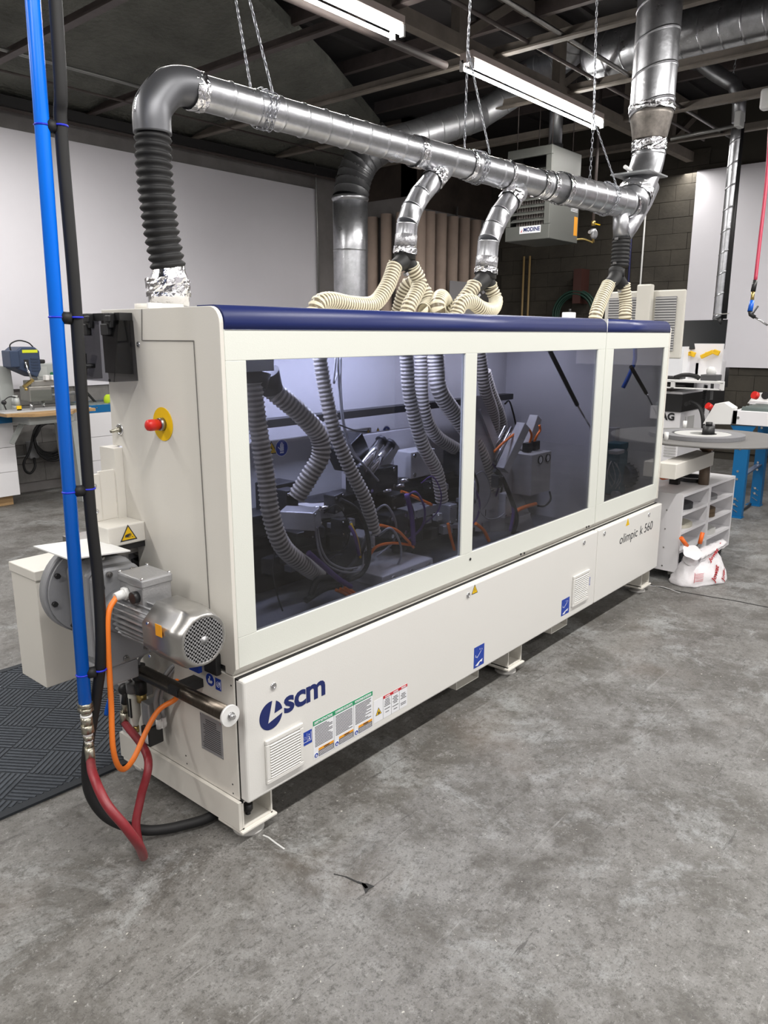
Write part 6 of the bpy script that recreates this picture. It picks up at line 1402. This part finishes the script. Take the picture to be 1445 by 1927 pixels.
MB().tube(curve([(6.45, 0.8981, 0.9566), (6.4, 0.8001, 0.9185), (6.35, 0.739, 0.8223), (6.35, 0.7198, 0.668), (6.35, 0.6983, 0.4339)], 6), .018, 10).build('black_hose', RUBBER, cn)
for q in ((6.46, 0.9361, 0.9328), (6.46, 0.9011, 0.9505)): MB().cyl(q, V(q) + V((-.03, 0, 0)), .022, n=12).build('hose_fitting', BLACK, cn)
mb = MB(); s0_ = V((6.6, 0.8179, 1.1146)); s1_ = V((6.6, 0.8276, 0.8233)); mb.tube([s0_.lerp(s1_, k / 160) + V((0, .018 * math.cos(k * .8), .018 * math.sin(k * .8) * 0)) + V((.018 * math.sin(k * .8), 0, 0)) for k in range(161)], .005, 6); mb.build('coiled_cord', BLACK, cn)
ys = .58
kb = MB().box(6.45, 6.62, ys + .45, ys + .90, zs + .012, zs + .035).build('keyboard', BLACK, label='black keyboard on the accessory shelf below the monitor', cat='keyboard', bevel=.004)
mb = MB()
for r_ in range(4):
    for c_ in range(16): mb.box(6.465 + r_ * .036, 6.492 + r_ * .036, ys + .47 + c_ * .026, ys + .489 + c_ * .026, zs + .035, zs + .040)
mb.build('keys', mat('key_grey', (.03, .03, .032), .5), kb, kind='stuff')
hs = MB().tube(curve([(6.46, ys + .50, zs + .03), (6.45, ys + .40, zs + .06), (6.46, ys + .30, zs + .05), (6.46, ys + .26, zs + .03)], 5), .022, 10).build('scanner', BLACK, label='black handheld scanner next to the white mouse stand on the shelf', cat='scanner')
ms = MB().box(6.42, 6.56, ys + .08, ys + .24, zs + .012, zs + .07).build('mouse_stand', mat('stand_grey', (.08, .08, .085), .5), label='dark stand holding a white mouse on the shelf end', cat='stand', bevel=.006)
MB().ball((6.48, ys + .16, zs + .10), .05, sq=(.7, 1, 1)).build('white_mouse', WHITEP, ms)
YW = mat('yellow_clamp', (.75, .45, .01), .45)
for lab, px in (('yellow spring clamp on the left part of the white cover under the monitor', (6.85, 1.093, 1.4017)), ('yellow spring clamp on the right part of the white cover under the monitor', (6.85, 0.8548, 1.4214))):
    c = V(px); o = MB().bar(c + V((0, .12, -.04)), c + V((0, 0, .02)), .035, .04).bar(c + V((0, 0, .02)), c + V((0, -.06, .0)), .03, .05).bar(c + V((0, .08, .0)), c + V((0, -.02, .03)), .03, .02).build('spring_clamp', YW, label=lab, cat='clamp', group='yellow spring clamps on the machining centre', bevel=.006)
mn = thing('monitor', (6.75, 0.8451, 1.4389), 'black flat monitor on a black pole above the machining centre', 'monitor')
m0, m1, m2, m3 = [V(p) for p in ((6.8484, 1.172, 1.7499), (7.25, 0.8643, 1.7627), (7.1752, 0.8442, 1.4595), (6.7799, 1.1496, 1.4613))]
n_ = (m1 - m0).cross(m3 - m0).normalized()
if n_.x < 0: n_ = -n_
MB().prism([m0, m1, m2, m3], n_ * .03).build('screen_housing', BLACK, mn, bevel=.004)
cc = (m0 + m1 + m2 + m3) / 4
MB().prism([cc + (p - cc) * .965 - n_ * .0015 for p in (m0, m1, m2, m3)], n_ * .001).build('screen', mat('dark_screen', (.006, .007, .008), .25), mn)
pt = V((7.2326, 0.9382, 1.4687)); MB().box(pt.x - .1, pt.x + .04, pt.y - .03, pt.y + .03, pt.z - .06, pt.z + .12).bar(pt, V((7.1449, 0.9299, 1.1563)), .035, .035).bar(V((7.1449, 0.9299, 1.1563)), V((7.0954, 0.9098, 0.9371)), .03, .03).build('monitor_pole', BLACK, mn)
# ---- beige cabinet doors with ventilation grilles, standing behind the machine
bq = thing('control_cabinet', (5.75, 1.05, 0), 'cream cabinet with two ventilated doors and a post, behind the far end', 'cabinet')
y0_ = V((5.5, 0.7004, 1.9901)).y; yA = V((5.5, 0.9742, 2.0048)).y; yB = V((5.5, 1.1048, 2.0188)).y; yC = V((5.5, 1.4288, 2.0032)).y; zt2 = 1.985
VW = mat('cream_door', (.64, .62, .56), .45)
MB().box(5.5, 5.535, y0_, yC, 1.40, zt2).build('cabinet_body', VW, bq, bevel=.012)
MB().box(5.42, 5.5, yA, yB, .0, zt2 + .05).build('post', VW, bq, bevel=.012)
def grille(a, b, z0, z1):
    g = MB().box(5.494, 5.499, a, b, z0, z1).build('vent_panel', mat_vp, bq)
    k = 0
    while z0 + .012 + k * .022 < z1: MB().box(5.484, 5.494, a, b, z0 + k * .022, z0 + .011 + k * .022).build('vent_slat', GREYL, g); k += 1
mat_vp = mat('grille_shadow', (.22, .22, .23), .6)
grille(y0_ + .07, yA - .02, 1.47, 1.93); grille(yB + .02, yC - .04, 1.47, 1.93)
# ---- air blow gun on its red hose
bg = thing('blow_gun', (4.0269, -0.2702, 1.7361), 'blue air blow gun hanging on a thin red hose at the right edge', 'air gun')
MB().tube(curve([(4.3407, -0.1543, 3.0955), (4.2335, -0.2056, 2.5982), (4.1349, -0.2316, 2.2003), (4.0684, -0.2481, 1.935)], 8), .0115, 10).build('red_hose', mat('bright_red_hose', (.42, .03, .07), .4), bg)
MB().cyl((4.0696, -0.2471, 1.9417), (4.0491, -0.2467, 1.8754), .015, n=12).build('hose_end', BLACK, bg)
MB().cyl((4.0486, -0.2472, 1.872), (4.0342, -0.2505, 1.8157), .011, n=8).build('quick_coupler', BRASS, bg)
MB().cyl((4.0342, -0.2505, 1.8157), (4.0138, -0.2501, 1.7494), .014, .016, 12).build('gun_body', BLUEP, bg)
MB().tube([(4.0138, -0.2501, 1.7494), (4.0125, -0.2557, 1.7295), (4.0272, -0.2788, 1.7129)], .013, 10).bar((4.0191, -0.2634, 1.7295), (4.0527, -0.2839, 1.7825), .012, .006).build('trigger', BLACK, bg)
MB().cyl((4.0272, -0.2788, 1.7129), (4.0715, -0.3484, 1.6632), .006, n=8).build('nozzle_tube', CHROME, bg)
# ---- things behind and on the machine top
mb = MB(); c = V((9, 3.4992, 1.8889))
for k in range(7): mb.tube([c + V((-.03 * (k % 3), (.26 + .012 * k) * math.cos(a), (.26 + .012 * k) * math.sin(a))) for a in [2 * math.pi * i / 28 for i in range(28)]], .016, 6, closed=True)
mb.build('garden_hose', mat('green_hose', (.015, .05, .035), .5), label='coiled dark green hose hanging on the brown block wall', cat='hose')
MB().box(8.93, 9.19, c.y - .10, c.y + .02, c.z + .15, c.z + .62).build('hose_hanger', mat('dark_red_hanger', (.06, .02, .015), .6), label='dark wall bracket above the coiled green hose', cat='bracket')
b = V((2.6324, 0.3, 1.7118)); MB().box(b.x - .035, b.x + .035, .28, .33, 1.674, b.z + .012).build('top_box', STICKW, label='small white box standing on top of the machine', cat='box', bevel=.004)
MB().cyl((b.x + .0, .30, b.z + .012), (b.x + .0, .30, b.z + .03), .006, n=8).build('top_aerial', BLACK, label='short black stub on the small white box', cat='aerial')
# ---- floor joint, cable and chalk mark
def strip(pts, w, m, name, label=None, cat=None, z=.0015, kind=None):
    mb = MB()
    for a, b in zip(pts, pts[1:]):
        a, b = V(a), V(b); a.z = b.z = 0; d = (b - a).normalized(); s = V((-d.y, d.x, 0)) * w / 2; mb.prism([a - s, b - s, b + s, a + s], (0, 0, z))
    return mb.build(name, m, label=label, cat=cat, kind=kind)
strip([(3.4378, 0.0614, 0), (3.4153, -0.1127, 0), (3.4395, -0.3317, -0), (3.4649, -0.4835, 0), (3.4707, -0.6805, -0), (3.5215, -1.1056, 0)], .012, DARK, 'trim_90', kind='structure', z=.001)
CRK = mat('black_stain', (.02, .02, .02), .7)
mb = MB()
pl_ = [V(p) for p in ((0.0817, -0.3261, 0), (0.0963, -0.3613, 0), (0.1022, -0.4039, 0), (0.1079, -0.4246, 0), (0.1006, -0.4438, -0))]
for i, (a, b) in enumerate(zip(pl_, pl_[1:])):
    d = (b - a).normalized(); s = V((-d.y, d.x, 0)) * (.0015 + .0012 * i); mb.prism([a - s, b - s, b + s, a + s], (0, 0, .0012))
mb.prism([(0.1071, -0.4167, 0), (0.1178, -0.4327, 0), (0.1217, -0.4547, -0), (0.1013, -0.4516, 0), (0.082, -0.4562, 0), (0.0921, -0.4408, 0)], (0, 0, .0012)); mb.build('trim_91', CRK, kind='structure')
strip([(0.0644, -0.02, -0), (0.0685, -0.0416, 0), (0.0651, -0.0791, 0), (0.0627, -0.1248, 0)], .006, mat('chalk', (.55, .55, .54), .9), 'trim_92', kind='structure', z=.0012)
strip([(3.4054, 0.0483, 0), (3.4416, -0.0612, 0), (3.3924, -0.1824, -0)], .006, mat('chalk_line', (.5, .5, .5), .9), 'trim_93', kind='structure', z=.0012)
MB().tube(curve([(6.0247, 0.2202, 0.01), (6.2564, 0.2252, 0.01), (6.4542, 0.2468, 0.01)], 5), .012, 8).build('floor_cable', BLACK, label='short black cable on the floor between the blue table legs', cat='cable')
